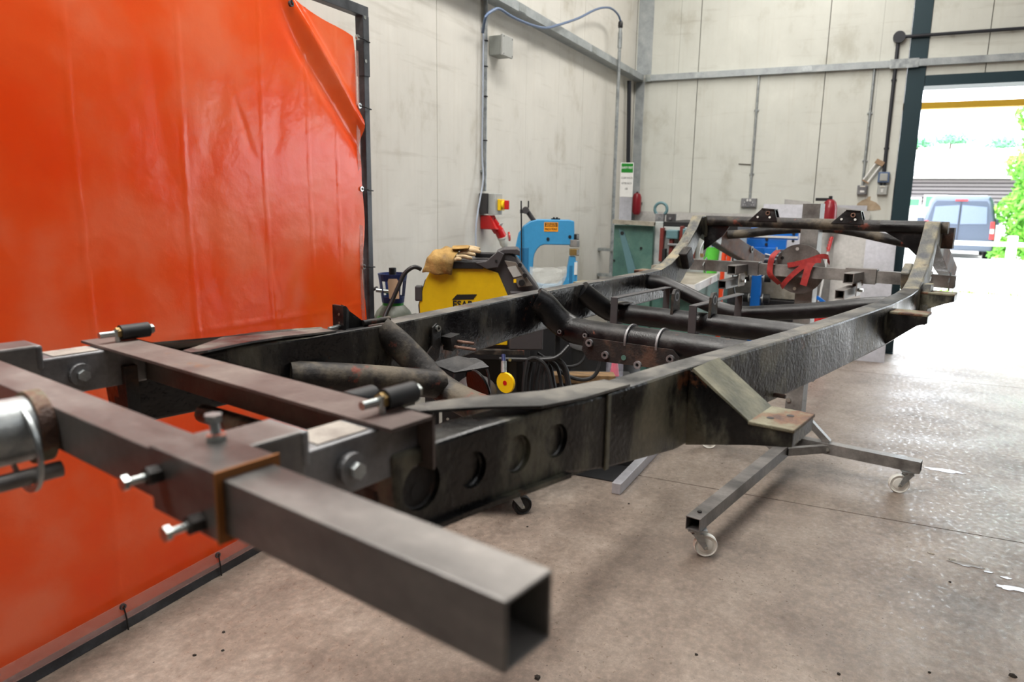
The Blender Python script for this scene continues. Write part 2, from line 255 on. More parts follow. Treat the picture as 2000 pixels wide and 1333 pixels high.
# ------------------------------------------------------------------ mesh helpers
def V(*a): return Vector(a)
class B:
    """collects shapes in one bmesh and links them as one mesh object"""
    def __init__(s): s.bm = bmesh.new(); s.slot = 0
    def poly(s, pts):
        vs = [s.bm.verts.new(p) for p in pts]; f = s.bm.faces.new(vs); f.material_index = s.slot; return f
    def hexa(s, p):                       # 8 points: bottom ring 0-3, top ring 4-7
        v = [s.bm.verts.new(q) for q in p]
        for q in ((3, 2, 1, 0), (4, 5, 6, 7), (0, 1, 5, 4), (1, 2, 6, 5), (2, 3, 7, 6), (3, 0, 4, 7)):
            f = s.bm.faces.new([v[i] for i in q]); f.material_index = s.slot
        return s
    def box(s, c, d, rot=None, bev=0):
        hx, hy, hz = d[0] / 2, d[1] / 2, d[2] / 2; R = rot or Matrix.Identity(3)
        P = [Vector(c) + R @ Vector(q) for q in ((-hx, -hy, -hz), (hx, -hy, -hz), (hx, hy, -hz), (-hx, hy, -hz), (-hx, -hy, hz), (hx, -hy, hz), (hx, hy, hz), (-hx, hy, hz))]
        n0 = len(s.bm.verts); s.bm.verts.ensure_lookup_table(); s.hexa(P)
        if bev:
            s.bm.verts.ensure_lookup_table(); nv = set(s.bm.verts[n0:])
            ed = [e for e in s.bm.edges if e.verts[0] in nv and e.verts[1] in nv]
            bmesh.ops.bevel(s.bm, geom=ed, offset=bev, segments=2, affect='EDGES', profile=.5)
        return s
    def lohi(s, a, b, bev=0): return s.box([(a[i] + b[i]) / 2 for i in range(3)], [abs(b[i] - a[i]) for i in range(3)], None, bev)
    def loft(s, rings, cap=True, closed=True):
        R = [[s.bm.verts.new(p) for p in r] for r in rings]; n = len(R[0])
        for i in range(len(R) - 1):
            for j in range(n if closed else n - 1):
                k = (j + 1) % n; f = s.bm.faces.new((R[i][j], R[i][k], R[i + 1][k], R[i + 1][j])); f.material_index = s.slot
        if cap and closed and n > 2:
            s.bm.faces.new(R[0][::-1]).material_index = s.slot; s.bm.faces.new(R[-1]).material_index = s.slot
        return s
    def tube(s, path, r, n=12, cap=True, smooth=0):
        P = [Vector(p) for p in path]
        if smooth: P = catmull(P, smooth)
        rr = r if isinstance(r, (list, tuple)) else None; rings = []; up = None
        for i, p in enumerate(P):
            t = (P[min(i + 1, len(P) - 1)] - P[max(i - 1, 0)]).normalized()
            if up is None: up = Vector((0, 0, 1)) if abs(t.z) < .9 else Vector((1, 0, 0))
            a = (up - t * up.dot(t)).normalized(); b = t.cross(a); up = a
            q = r if rr is None else rr[min(int(i * len(rr) / len(P)), len(rr) - 1)]
            rings.append([p + (a * math.cos(2 * math.pi * k / n) + b * math.sin(2 * math.pi * k / n)) * q for k in range(n)])
        return s.loft(rings, cap)
    def rect_tube(s, p0, p1, w, h, t=.004, up=(0, 0, 1), ends=(True, True)):
        """hollow rectangular section tube with open ends"""
        p0, p1 = Vector(p0), Vector(p1); d = (p1 - p0).normalized(); u = Vector(up); u = (u - d * u.dot(d)).normalized(); sd = d.cross(u)
        def ring(p, a, b): return [p + sd * x * a / 2 + u * y * b / 2 for x, y in ((-1, -1), (1, -1), (1, 1), (-1, 1))]
        dep = min((p1 - p0).length * .49, .25)
        rings = []
        rings.append(ring(p0 + d * dep, w - 2 * t, h - 2 * t)); rings.append(ring(p0, w - 2 * t, h - 2 * t)); rings.append(ring(p0, w - .25 * t, h - .25 * t)); rings.append(ring(p0 + d * .0015, w, h))
        rings.append(ring(p1 - d * .0015, w, h)); rings.append(ring(p1, w - .25 * t, h - .25 * t)); rings.append(ring(p1, w - 2 * t, h - 2 * t)); rings.append(ring(p1 - d * dep, w - 2 * t, h - 2 * t))
        return s.loft(rings, True)
    def cyl(s, a, b, r, n=16, r2=None):
        a, b = Vector(a), Vector(b); t = (b - a).normalized(); u = Vector((0, 0, 1)) if abs(t.z) < .9 else Vector((1, 0, 0)); u = (u - t * u.dot(t)).normalized(); w = t.cross(u)
        r2 = r if r2 is None else r2
        return s.loft([[p + (u * math.cos(2 * math.pi * k / n) + w * math.sin(2 * math.pi * k / n)) * q for k in range(n)] for p, q in ((a, r), (b, r2))])
    def pipe(s, a, b, ro, ri, n=20):
        a, b = Vector(a), Vector(b); t = (b - a).normalized(); u = Vector((0, 0, 1)) if abs(t.z) < .9 else Vector((1, 0, 0)); u = (u - t * u.dot(t)).normalized(); w = t.cross(u)
        def ring(p, q): return [s.bm.verts.new(p + (u * math.cos(2 * math.pi * k / n) + w * math.sin(2 * math.pi * k / n)) * q) for k in range(n)]
        R = [ring(a, ri), ring(a, ro), ring(b, ro), ring(b, ri)]
        for i in range(4):
            for j in range(n):
                k = (j + 1) % n; s.bm.faces.new((R[i][j], R[i][k], R[(i + 1) % 4][k], R[(i + 1) % 4][j])).material_index = s.slot
        return s
    def lathe(s, prof, c=(0, 0, 0), n=24, axis=(0, 0, 1)):
        t = Vector(axis).normalized(); u = Vector((1, 0, 0)) if abs(t.x) < .9 else Vector((0, 1, 0)); u = (u - t * u.dot(t)).normalized(); w = t.cross(u); c = Vector(c)
        return s.loft([[c + t * z + (u * math.cos(2 * math.pi * k / n) + w * math.sin(2 * math.pi * k / n)) * max(r, 1e-4) for k in range(n)] for r, z in prof])
    def prism(s, pts, d):
        d = Vector(d); return s.loft([[Vector(p) for p in pts], [Vector(p) + d for p in pts]])
    def make(s, name, mat, parent=None, loc=None, smooth=False, bevel=0):
        bmesh.ops.recalc_face_normals(s.bm, faces=s.bm.faces)
        me = bpy.data.meshes.new(name); 
        if smooth:
            for f in s.bm.faces: f.smooth = True
        s.bm.to_mesh(me); s.bm.free()
        for mm in (mat if isinstance(mat, (list, tuple)) else [mat]): me.materials.append(M[mm] if isinstance(mm, str) else mm)
        o = bpy.data.objects.new(name, me); COL.objects.link(o)
        if parent: o.parent = parent
        if loc is not None: o.location = loc
        if smooth:
            try: me.set_sharp_from_angle(angle=math.radians(38))
            except Exception: pass
        if bevel:
            bv = o.modifiers.new('bevel', 'BEVEL'); bv.width = bevel; bv.segments = 2; bv.limit_method = 'ANGLE'; bv.angle_limit = math.radians(50)
        return o
def catmull(P, k):
    out = []; n = len(P)
    for i in range(n - 1):
        a, b, c, d = P[max(i - 1, 0)], P[i], P[i + 1], P[min(i + 2, n - 1)]
        for j in range(k):
            t = j / k; out.append(.5 * ((2 * b) + (c - a) * t + (2 * a - 5 * b + 4 * c - d) * t * t + (3 * b - a - 3 * c + d) * t ** 3))
    out.append(P[-1]); return out
def thing(name, label, cat, loc=(0, 0, 0), rotz=0., group=None):
    o = bpy.data.objects.new(name, None); COL.objects.link(o); o.location = loc; o.rotation_euler = (0, 0, rotz); o.empty_display_size = .1
    o['label'] = label; o['category'] = cat
    if group: o['group'] = group
    return o
def tag(o, label, cat, group=None):
    o['label'] = label; o['category'] = cat
    if group: o['group'] = group
    return o
def struct(o): o['kind'] = 'structure'; return o
def copy_tree(o, parent=None):
    c = o.copy(); COL.objects.link(c); c.parent = parent
    for ch in [x for x in bpy.data.objects if x.parent == o]:
        copy_tree(ch, c)
    return c
def text_mesh(body, size, name, mat, parent, origin, right, up, bold=False, extrude=.0006, squeeze=1.0):
    cu = bpy.data.curves.new(name, 'FONT'); cu.body = body; cu.size = size; cu.align_x = 'CENTER'; cu.align_y = 'CENTER'; cu.extrude = extrude
    if bold: cu.offset = size * .02
    tmp = bpy.data.objects.new(name, cu); COL.objects.link(tmp)
    dg = bpy.context.evaluated_depsgraph_get(); me = bpy.data.meshes.new_from_object(tmp.evaluated_get(dg)); bpy.data.objects.remove(tmp)
    right = Vector(right).normalized(); up = Vector(up).normalized(); nn = right.cross(up)
    R = Matrix((right * squeeze, up, nn)).transposed().to_4x4(); R.translation = Vector(origin); me.transform(R)
    me.materials.clear(); me.materials.append(M[mat]); o = bpy.data.objects.new(name, me); COL.objects.link(o); o.parent = parent; return o

# ================================================================== THE ROOM
XW, YW, ZC = 8.5, 2.49, 5.2
DY0, DY1, DZ = -.44, -4.8, 2.72      # doorway in the back wall
# floor: slabs on a dark bed, the joint runs across the room
b = B(); b.lohi((-4.2, -7.6, -.25), (XW + .35, YW + .3, -.02)); fl = struct(b.make('floor', 'joint'))
def slab(x0, x1):
    b = B(); b.lohi((x0, -7.6, -.019), (x1, YW + .3, 0)); return b.make('floor_slab', 'floor', fl)
slab(-4.2, .35); slab(.358, 3.881); slab(3.889, 7.4); slab(7.408, XW + .35)
# ceiling and the walls behind the photographer
struct(B().lohi((-4.2, -7.6, ZC), (XW + .3, YW + .3, ZC + .1)).make('ceiling', 'roofin'))
M['wall_dim'] = plain('grey_brown_wall', (96, 92, 86), .85)
struct(B().lohi((-4.3, -7.6, 0), (-4.2, YW + .3, ZC)).make('wall_rear', 'wall_dim'))
struct(B().lohi((-4.2, -7.7, 0), (XW + .3, -7.6, ZC)).make('wall_right', 'wall_dim'))
# left wall: upright concrete panels with recessed joints
wl = struct(B().lohi((-4.2, YW + .012, 0), (XW + .3, YW + .3, ZC)).make('wall_left', 'joint'))
seams = [-4.2, -2.67, -1.3, .04, 1.4, 2.77, 4.131, 5.494, 6.18, 6.796, 7.49, XW]
for a, c in zip(seams, seams[1:]):
    B().lohi((a + (.0012 if a in (6.18, 7.49, 5.494) else .003), YW, .02), (c - (.0012 if c in (6.18, 7.49, 5.494) else .003), YW + .03, ZC)).make('wall_panel', 'wall', wl)
# back wall
wb = struct(bpy.data.objects.new('wall_back', bpy.data.meshes.new('wall_back'))); bpy.data.objects.remove(wb)
b = B(); b.lohi((XW + .012, -.28, 0), (XW + .3, YW + .3, ZC)); b.lohi((XW + .012, DY1, DZ), (XW + .3, DY0 - .005, ZC)); b.lohi((XW + .012, -7.6, 0), (XW + .3, DY1, ZC))
wb = struct(b.make('wall_back', 'joint'))
ys = [YW, 1.992, 1.773, .47, -.023, -.28]
JW = {1.992: .001, -.023: .0008}
for a, c in zip(ys, ys[1:]):
    B().lohi((XW, c + JW.get(c, .004), .02), (XW + .03, a - JW.get(a, .004), ZC)).make('wall_panel', 'wall_b', wb)
for a, c in zip([DY0, -.94, -2.3, -3.6, DY1], [-.94, -2.3, -3.6, DY1]):
    B().lohi((XW, c + .004, DZ + .07), (XW + .03, a - .004, ZC)).make('wall_panel', 'wall_b', wb)
B().lohi((XW, -7.6, .02), (XW + .03, DY1, ZC)).make('wall_panel', 'wall_b', wb)
# lintel and steel column at the doorway
struct(B().lohi((XW - .02, DY1, DZ - .03), (XW + .3, DY0 - .005, DZ + .07)).make('trim_lintel', 'darkgreen'))
cl = thing('steel_column', 'dark green steel column at the left side of the bright doorway', 'column')
B().lohi((XW - .010, -.44, 0), (XW, -.285, 5.15)).make('flange', 'darkgreen', cl)
B().lohi((XW + .14, -.44, 0), (XW + .152, -.285, 5.15)).make('flange', 'darkgreen', cl)
B().lohi((XW, -.368, 0), (XW + .14, -.356, 5.15)).make('web', 'darkgreen', cl)
B().lohi((XW - .04, -.44, 0), (XW - .010, -.285, .012)).make('base_plate', 'darkgreen', cl)
struct(B().lohi((XW - .005, YW - .19, 2.95), (XW - .001, YW - .02, ZC)).make('trim_corner', 'trunk'))
struct(B().lohi((XW - .005, YW - .12, 0), (XW - .001, YW - .02, 2.88)).make('trim_corner_lower', 'trunk'))
# trunking
tk = thing('cable_trunking', 'galvanised cable trunking along the top of the left wall', 'trunking')
B().lohi((-1, YW - .11, 2.885), (XW - .02, YW - .002, 2.95)).make('trunk_body', 'trunk', tk)
for x in (5.1, 6.7, 7.9): B().lohi((x, YW - .114, 2.89), (x + .12, YW - .108, 2.946)).make('coupler', 'galv', tk)
tk = thing('cable_trunking', 'galvanised cable trunking across the back wall above the sockets and the doorway', 'trunking')
B().lohi((XW - .05, -7, 2.878), (XW - .002, YW - .14, 2.943)).make('trunk_body', 'trunk', tk)
B().lohi((XW - .055, YW - .2, 2.872), (XW - .003, YW - .14, 2.948)).make('corner_bracket', 'zinc', tk)
B().lohi((XW - .056, -.37, 2.866), (XW - .049, -.12, 2.952)).make('joint_cover', 'galv', tk)
for y in (.6, 1.7): B().lohi((XW - .0535, y, 2.886), (XW - .049, y + .1, 2.937)).make('coupler', 'galv', tk)

# conduits, boxes, sockets ------------------------------------------------
def saddle(parent, p, n, mat='galv', w=.03):
    p = Vector(p); a = Vector((1, 0, 0)) if n == 'y' else Vector((0, 1, 0)); dpt = Vector((0, 1, 0)) if n == 'y' else Vector((1, 0, 0))
    B().box(p + dpt * .012, (2 * w if n == 'y' else .026, .026 if n == 'y' else 2 * w, .018), None, .003).make('saddle', mat, parent)
c1 = thing('conduit', 'left of the two galvanised wall conduits, running down the left wall to the isolator', 'conduit')
B().cyl((4.75, YW - .02, 1.60), (4.75, YW - .02, 5.1), .0145).make('tube', 'galv', c1, smooth=True)
for z in (1.74, 2.7): saddle(c1, (4.75, YW - .02, z), 'y')
for z in (1.95, 2.25, 2.45, 2.62): B().cyl((4.75, YW - .02, z), (4.75, YW - .02, z + .008), .019).make('cable_tie', 'black', c1)
c2 = thing('air_pipe', 'tall galvanised pipe with a black cap standing near the room corner', 'pipe')
B().cyl((7.44, 2.35, .0), (7.44, 2.35, 3.27), .017).make('tube', 'galv', c2, smooth=True)
B().cyl((7.44, 2.35, 3.05), (7.44, 2.35, 3.20), .022).make('coupling', 'galv', c2, smooth=True)
B().lathe([(.021, 0), (.024, .01), (.024, .05), (.014, .07)], (7.44, 2.35, 3.24)).make('cap', 'black', c2, smooth=True)
for z in (.75, 1.02): B().lohi((7.40, 2.325, z), (7.48, YW - .001, z + .03)).make('wall_bracket', 'galv', c2)
hp = [(4.66, YW - .045, 2.66), (4.56, 2.37, 2.73), (4.65, 2.36, 2.79), (4.75, 2.36, 2.82), (4.94, 2.355, 2.81), (5.24, 2.35, 2.82), (5.53, 2.35, 2.855), (5.79, 2.35, 2.93), (6.25, 2.35, 3.08), (6.64, 2.35, 3.23), (6.92, 2.35, 3.315), (7.15, 2.35, 3.355), (7.35, 2.35, 3.345), (7.44, 2.35, 3.30)]
tag(B().tube(hp, .010, 10, smooth=4).make('air_hose', 'bluegrey', smooth=True), 'blue-grey flexible hose looping between the two wall pipes', 'hose')
cp = [(4.70, 2.46, 2.66), (4.695, 2.46, 2.2), (4.69, 2.46, 1.857), (4.67, 2.44, 1.682), (4.60, 2.435, 1.506), (4.55, 2.43, 1.366), (4.53, 2.42, 1.2), (4.54, 2.40, .8), (4.5, 2.3, .02)]
tag(B().tube(cp, .0062, 8, smooth=4).make('power_cable', 'paleblue', smooth=True), 'pale blue cable hanging down the left wall beside the isolator', 'cable')
jb = thing('junction_box', 'grey junction box high on the left wall beside the conduit', 'box')
B().lohi((4.84, YW - .095, 2.545), (4.995, YW - .001, 2.675), .004).make('enclosure', 'conduitgreen', jb)
B().lohi((4.835, YW - .115, 2.54), (5.0, YW - .095, 2.68), .003).make('lid', 'midgrey', jb)
for x in (4.848, 4.985):
    for z in (2.552, 2.668): B().cyl((x, YW - .117, z), (x, YW - .110, z), .005, 8).make('screw', 'darkgrey', jb)
iso = thing('isolator_switch', 'grey isolator with a yellow plate and red rotary knob on the left wall', 'switch')
B().lohi((4.70, YW - .065, 1.44), (4.80, YW - .001, 1.585), .004).make('back_box', 'darkgrey', iso)
B().lohi((4.72, YW - .12, 1.435), (4.84, YW - .065, 1.585), .004).make('enclosure', 'midgrey', iso)
B().lohi((4.76, YW - .145, 1.465), (4.83, YW - .12, 1.545), .003).make('yellow_plate', 'brightyellow', iso)
B().cyl((4.795, YW - .146, 1.505), (4.795, YW - .165, 1.505), .03).make('dial', 'brightyellow', iso)
B().lohi((4.783, YW - .195, 1.473), (4.807, YW - .16, 1.537), .005).make('knob', 'red', iso)
sk = thing('wall_socket', 'red industrial socket fixed below the isolator on the left wall', 'socket')
B().prism([(4.72, YW - .001, 1.43), (4.72, YW - .08, 1.43), (4.72, YW - .13, 1.33), (4.72, YW - .001, 1.33)], (.085, 0, 0)).make('housing', 'red', sk, bevel=.006)
B().cyl((4.765, YW - .07, 1.39), (4.80, YW - .11, 1.318), .038).make('socket_ring', 'red', sk, smooth=True)
B().box((4.80, YW - .128, 1.362), (.05, .004, .03), Matrix.Rotation(.5, 3, 'X')).make('rating_label', 'white', sk)
B().lathe([(.001, 0), (.034, .002), (.036, .01), (.001, .014)], (4.885, YW - .15, 1.275), axis=(.6, -.8, .1)).make('flap_lid', 'red', sk, smooth=True)
pg = thing('industrial_plug', 'red and white industrial plug pushed into the red socket', 'plug')
B().cyl((4.80, YW - .112, 1.325), (4.825, YW - .128, 1.275), .035).make('red_collar', 'red', pg, smooth=True)
B().lathe([(.037, 0), (.036, .012), (.032, .014), (.030, .06), (.019, .08), (.017, .11), (.012, .125)], (4.825, YW - .128, 1.275), axis=(.30, -.18, -.93)).make('white_body', 'cream', pg, smooth=True)
tag(B().tube([(4.862, YW - .150, 1.16), (4.87, YW - .155, 1.12), (4.86, YW - .2, 1.0), (4.8, YW - .15, .6), (4.7, YW - .2, .02)], .010, 8, smooth=4).make('flex_cable', 'black', smooth=True), 'black flexible cable dropping from the red industrial plug', 'cable')

def back_conduit(y, z0, z1, mat, r, label, sads, off=.018):
    t = thing('conduit', label, 'conduit')
    B().cyl((XW - off, y, z0), (XW - off, y, z1), r).make('tube', mat, t, smooth=True)
    for z in sads: saddle(t, (XW - off, y, z), 'x', mat, .024)
    return t
back_conduit(1.122, 1.58, 2.88, 'galv', .0125, 'thin galvanised conduit on the back wall dropping to the double socket', (2.52, 1.85))
back_conduit(.015, 1.73, 2.88, 'galv', .0125, 'thin galvanised conduit on the back wall dropping to the fused switch', (2.45, 1.98))
kc = back_conduit(-.17, 1.87, 2.862, 'blacktube', .017, 'black conduit from the round box down to the rocker switch by the doorway', (2.76, 2.1))
B().cyl((XW - .036, -.175, 3.16), (XW - .036, -7, 3.16), .016).make('horizontal_tube', 'blacktube', kc, smooth=True); B().cyl((XW - .018, -.17, 2.957), (XW - .018, -.17, 3.14), .017).make('tube', 'blacktube', kc, smooth=True)
B().cyl((XW - .058, -.175, 3.16), (XW - .001, -.175, 3.16), .055, 20).make('round_box', 'blacktube', kc, smooth=True)
for y in (-.62, -1.1): saddle(kc, (XW - .036, y, 3.16), 'x', 'blacktube', .02)
ds = thing('double_socket', 'grey metal double power socket on the back wall', 'socket')
B().lohi((XW - .045, 1.045, 1.495), (XW - .001, 1.21, 1.59), .004).make('back_box', 'greysteel', ds)
B().lohi((XW - .05, 1.047, 1.497), (XW - .044, 1.208, 1.588), .002).make('face_plate', 'greysteel', ds)
for y in (1.085, 1.17):
    for dy, dz in ((0, .018), (-.012, -.012), (.012, -.012)): B().box((XW - .051, y + dy, 1.53 + dz), (.003, .007, .014 if dz > 0 else .007)).make('pin_slot', 'white', ds)
for y in (1.112, 1.142): B().box((XW - .053, y, 1.568), (.008, .02, .026), None, .002).make('rocker', 'white', ds)
def box_unit(name, label, y0, y1, z0, z1, cat, mat='greysteel'):
    t = thing(name, label, cat)
    B().lohi((XW - .05, y0, z0), (XW - .001, y1, z1), .004).make('back_box', mat, t)
    B().lohi((XW - .055, y0 + .004, z0 + .004), (XW - .049, y1 - .004, z1 - .004), .002).make('face_plate', mat, t)
    return t
t = box_unit('fused_switch', 'grey fused switch box below the left thin conduit near the doorway', -.035, .06, 1.64, 1.735, 'switch')
B().box((XW - .058, .012, 1.672), (.006, .04, .022), None, .002).make('fuse_carrier', 'white', t); B().box((XW - .057, .012, 1.722), (.004, .05, .012)).make('label_strip', 'cream', t)
t = box_unit('rocker_switch', 'blue-grey weatherproof rocker switch at the foot of the black conduit', -.225, -.12, 1.762, 1.868, 'switch', 'bluegrey')
B().lohi((XW - .066, -.208, 1.778), (XW - .054, -.137, 1.852), .006).make('rocker', 'midgrey', t)
t = box_unit('fused_switch', 'pale grey switch box directly below the weatherproof rocker switch', -.216, -.126, 1.64, 1.733, 'switch', 'midgrey')
B().box((XW - .058, -.17, 1.682), (.006, .02, .035), None, .002).make('rocker', 'white', t); B().box((XW - .057, -.17, 1.722), (.004, .05, .012)).make('label_strip', 'cream', t)
for y in (-.155, -.19): B().cyl((XW - .02, y, 1.733), (XW - .02, y, 1.764), .010, 10).make('linking_tube', 'blacktube', t)
# fly killer / strip lamp hanging askew
fk = thing('strip_lamp', 'small twin tube strip lamp hung askew beside the black conduit', 'lamp')
d = Vector((0, .115, -.19)).normalized(); sd = Vector((0, .85, .5)).normalized(); p0 = Vector((XW - .03, -.125, 1.965))
for k in (0, 1): B().cyl(p0 + sd * (.025 - .05 * k) + d * .03, p0 + sd * (.025 - .05 * k) + d * .22, .010, 10).make('lamp_tube', 'white', fk, smooth=True)
B().box(p0 + d * .005, (.03, .085, .05), Matrix.Rotation(.5, 3, 'X'), .004).make('cap', 'card', fk)
B().box(p0 + d * .225, (.02, .07, .012), Matrix.Rotation(.5, 3, 'X')).make('end_clip', 'card', fk)
# bare patch, shuffled outline
pts = []
for (y, z) in ((.055, 1.515), (.045, 1.55), (.0, 1.585), (-.035, 1.598), (-.05, 1.62), (-.075, 1.625), (-.072, 1.585), (-.10, 1.575), (-.13, 1.562), (-.165, 1.53), (-.182, 1.49), (-.10, 1.478), (-.03, 1.482), (.02, 1.50)): pts.append((XW - .003, y, z))
B().prism(pts, (.004, 0, 0)).make('bare_patch', 'patch', wb)
B().box((XW - .004, 1.205, 1.955), (.006, .13, .012), Matrix.Rotation(.06, 3, 'X')).make('gouge', 'joint', wb)
tag(B().cyl((8.12, YW - .05, 2.84), (8.40, YW - .06, .02), .024, 12).make('steel_bar', 'blacktube', smooth=True), 'dark steel bar leaning in the room corner behind the safety sign', 'bar')

# ================================================================== EVERYTHING OUTSIDE THE DOOR
struct(B().lohi((XW + .35, -60, -.25), (90, 60, -.012)).make('ground', 'ground'))
t = thing('height_barrier', 'yellow beam across the doorway opening', 'beam')
B().lohi((9.5, DY1 - .8, 2.585), (9.62, DY0 + 1.2, 2.655)).make('beam', 'yellowbeam', t)
for y in (DY1 - .75, DY0 + 1.15): B().lohi((9.5, y - .05, -.02), (9.62, y + .05, 2.6)).make('post', 'yellowbeam', t)
kb = thing('kerb', 'low pale kerb crossing the yard', 'kerb')
for i in range(14): 
    y = 4 - i * .92; x = 16.39 + .128 * (y + 1.75)
    B().box((x, y, .012), (.13, .90, .05), Matrix.Rotation(-.127, 3, 'Z'), .01).make('kerb_stone', 'kerb', kb)
# grass tufts along the kerb
b = B()
for i in range(260):
    y = random.uniform(-3.2, -.6); x = 15.35 + (y + 1.7) * .12 + random.uniform(-.12, .12)
    if random.random() < .5 and -2.5 < y < -2.0: continue
    h = random.uniform(.02, .07); a = random.uniform(0, 3.1); q = Vector((math.cos(a), math.sin(a), 0)) * .012
    b.poly([Vector((x, y, -.012)) - q, Vector((x, y, -.012)) + q, Vector((x + random.uniform(-.03, .03), y + random.uniform(-.03, .03), h))])
g = b.make('grass_tufts', 'leaf'); tag(g, 'sparse green grass tufts growing along the kerb', 'grass'); g['kind'] = 'stuff'
fn = thing('fence', 'white post and rail fence behind the yard', 'fence')
for i, y in enumerate((3.0, .65, -1.1, -3.32, -5.6, -8.0)):
    B().lohi((20.85 - .03 * i, y - .09, -.02), (21.03 - .03 * i, y + .09, .84)).make('post', 'white', fn)
for z in (.22, .64):
    for a, c in zip((3.0, .65, -1.1, -3.32, -5.6), (.65, -1.1, -3.32, -5.6, -8.0)): B().lohi((20.8, c, z - .05), (20.86, a, z + .05)).make('rail', 'white', fn)
# van
vn = thing('van', 'dark blue-grey panel van parked behind the white fence', 'van', (24, -2.5, 0), math.radians(-5))
def vring(x, w, zb, zt, tum, n=1):
    return [(x, -w, zb), (x, w, zb), (x, w * 1.0, .95), (x, w * tum, zt - .12), (x, w * tum * .88, zt), (x, -w * tum * .88, zt), (x, -w * tum, zt - .12), (x, -w * 1.0, .95)]
B().loft([vring(0, .86, .30, 1.70, .82), vring(.12, .90, .28, 1.80, .84), (vring(1.8, .91, .27, 1.83, .85)), vring(2.9, .91, .27, 1.79, .84), vring(3.35, .88, .27, 1.2, 1.0), vring(4.2, .80, .3, .95, 1.0)]).make('body', 'van', vn, smooth=True, bevel=.04)
for s in (-1, 1):
    B().prism([(-.012, s * .03, 1.02), (-.012, s * .66, 1.04), (-.012, s * .62, 1.5), (-.012, s * .03, 1.55)], (-.006, 0, 0)).make('rear_window', 'vanglass', vn)
    B().prism([(-.02, s * .76, .62), (-.02, s * .865, .62), (-.02, s * .84, 1.1), (-.02, s * .75, 1.1)], (.1, 0, 0)).make('tail_lamp', 'lamp', vn)
    B().box((-.03, s * .80, .84), (.02, .09, .12)).make('reversing_lamp', 'white', vn)
    B().box((2.9, s * 1.02, 1.05), (.1, .2, .2), None, .03).make('door_mirror', 'van', vn)
    for x in (.75, 3.3): 
        B().lathe([(.01, -.11), (.29, -.11), (.32, -.08), (.32, .08), (.29, .11), (.01, .11)], (x, s * .80, .32), axis=(0, 1, 0)).make('wheel', 'rubber', vn, smooth=True)
B().box((-.07, 0, .42), (.2, 1.72, .26), None, .04).make('rear_bumper', 'vanbump', vn)
B().box((-.012, 0, 1.05), (.01, .012, 1.2)).make('door_gap', 'black', vn)
B().box((-.03, 0, 1.68), (.03, .3, .04)).make('brake_lamp', 'lamp', vn)
B().box((-.03, .22, .80), (.02, .3, .05), None, .01).make('door_handle', 'darkgrey', vn)
B().box((-.18, .35, .55), (.01, .5, .11)).make('number_plate', 'white', vn)
# house
hs = thing('bungalow', 'pale bungalow with brown board cladding behind the van', 'house', (32, -3, 0))
B().lohi((0, -24, 0), (6, 10, 1.6)).make('wall', 'render', hs)
for i in range(7): B().lohi((-.05, -24, 1.55 + i * .135), (-.01, 10, 1.55 + i * .135 + .095)).make('cladding_board', 'cladding', hs)
B().lohi((.02, -24, 1.5), (6, 10, 2.5)).make('wall', 'cladding_gap', hs)
B().lohi((-.5, -24.4, 2.50), (.0, 10.4, 2.60)).make('soffit', 'render', hs); B().lohi((-.6, -24.4, 2.62), (-.48, 10.4, 2.76)).make('gutter', 'kerb', hs)
B().prism([(-.55, -24.5, 2.68), (3, -24.5, 3.75), (6.5, -24.5, 2.68)], (0, 35, 0)).make('roof', 'roof', hs)
for y0, y1, z0, z1 in ((1.05, 1.42, 1.5, 1.75), (.2, .85, 1.45, 1.85), (-.9, .0, 1.45, 1.8)):
    f = B().lohi((-.08, y0 - .06, z0 - .06), (-.03, y1 + .06, z1 + .06)).make('window', 'white', hs); B().lohi((-.10, y0, z0), (-.075, y1, z1)).make('pane', 'winglass', f)

def leaf_cloud(name, fn_pt, n, size, mat, parent, seed):
    rnd = random.Random(seed); b = B()
    for i in range(n):
        p = fn_pt(rnd); s = size * rnd.uniform(.6, 1.4); u = Vector((rnd.gauss(0, 1), rnd.gauss(0, 1), rnd.gauss(0, 1))).normalized(); v = u.orthogonal().normalized()
        b.poly([p - u * s, p + v * s * .45, p + u * s, p - v * s * .45])
    o = b.make(name, mat, parent); o['kind'] = 'stuff'; return o
tr = thing('conifer', 'bright green conifer at the right edge beside the van', 'tree', (24, -4.72, 0))
def cone(r):
    z = 6.8 * r.random() ** 1.2; rad = (1.75 - .08 * z) * min(1, (7.2 - z) / 2.2) * (0.75 + .3 * math.sin(z * 5.1 + 1.2) * .4); rad = max(rad, .1); a = r.uniform(0, 6.283); q = rad * (r.random() ** .35)
    return Vector((math.cos(a) * q, math.sin(a) * q, z + .15))
leaf_cloud('foliage', cone, 16000, .085, 'leaf', tr, 3)
B().cyl((0, 0, -.02), (0, 0, 6.5), .12, 10, .02).make('trunk', 'bark', tr)
for k, (y, z, r0, lab) in enumerate(((-1.9, 3.75, .55, 'small distant treetop above the left of the bungalow roof'), (-3.1, 4.05, .8, 'rounded distant treetop above the middle of the bungalow roof'), (-4.9, 3.95, .8, 'thin distant treetop above the bungalow roof next to the conifer'))):
    tr = thing('distant_tree', lab, 'tree', (44 + 2.2 * k, y * (1.22 + .06 * k), 0), 0, 'distant trees behind the roof')
    leaf_cloud('foliage', lambda r: Vector((r.gauss(0, r0 * .5), r.gauss(0, r0 * .6), z + .72 + abs(r.gauss(0, r0 * .32)))), 650, .10, 'leaf_far', tr, k + 20)
    B().cyl((0, 0, -.02), (0, 0, z + .7), .12, 8, .05).make('trunk', 'bark', tr)

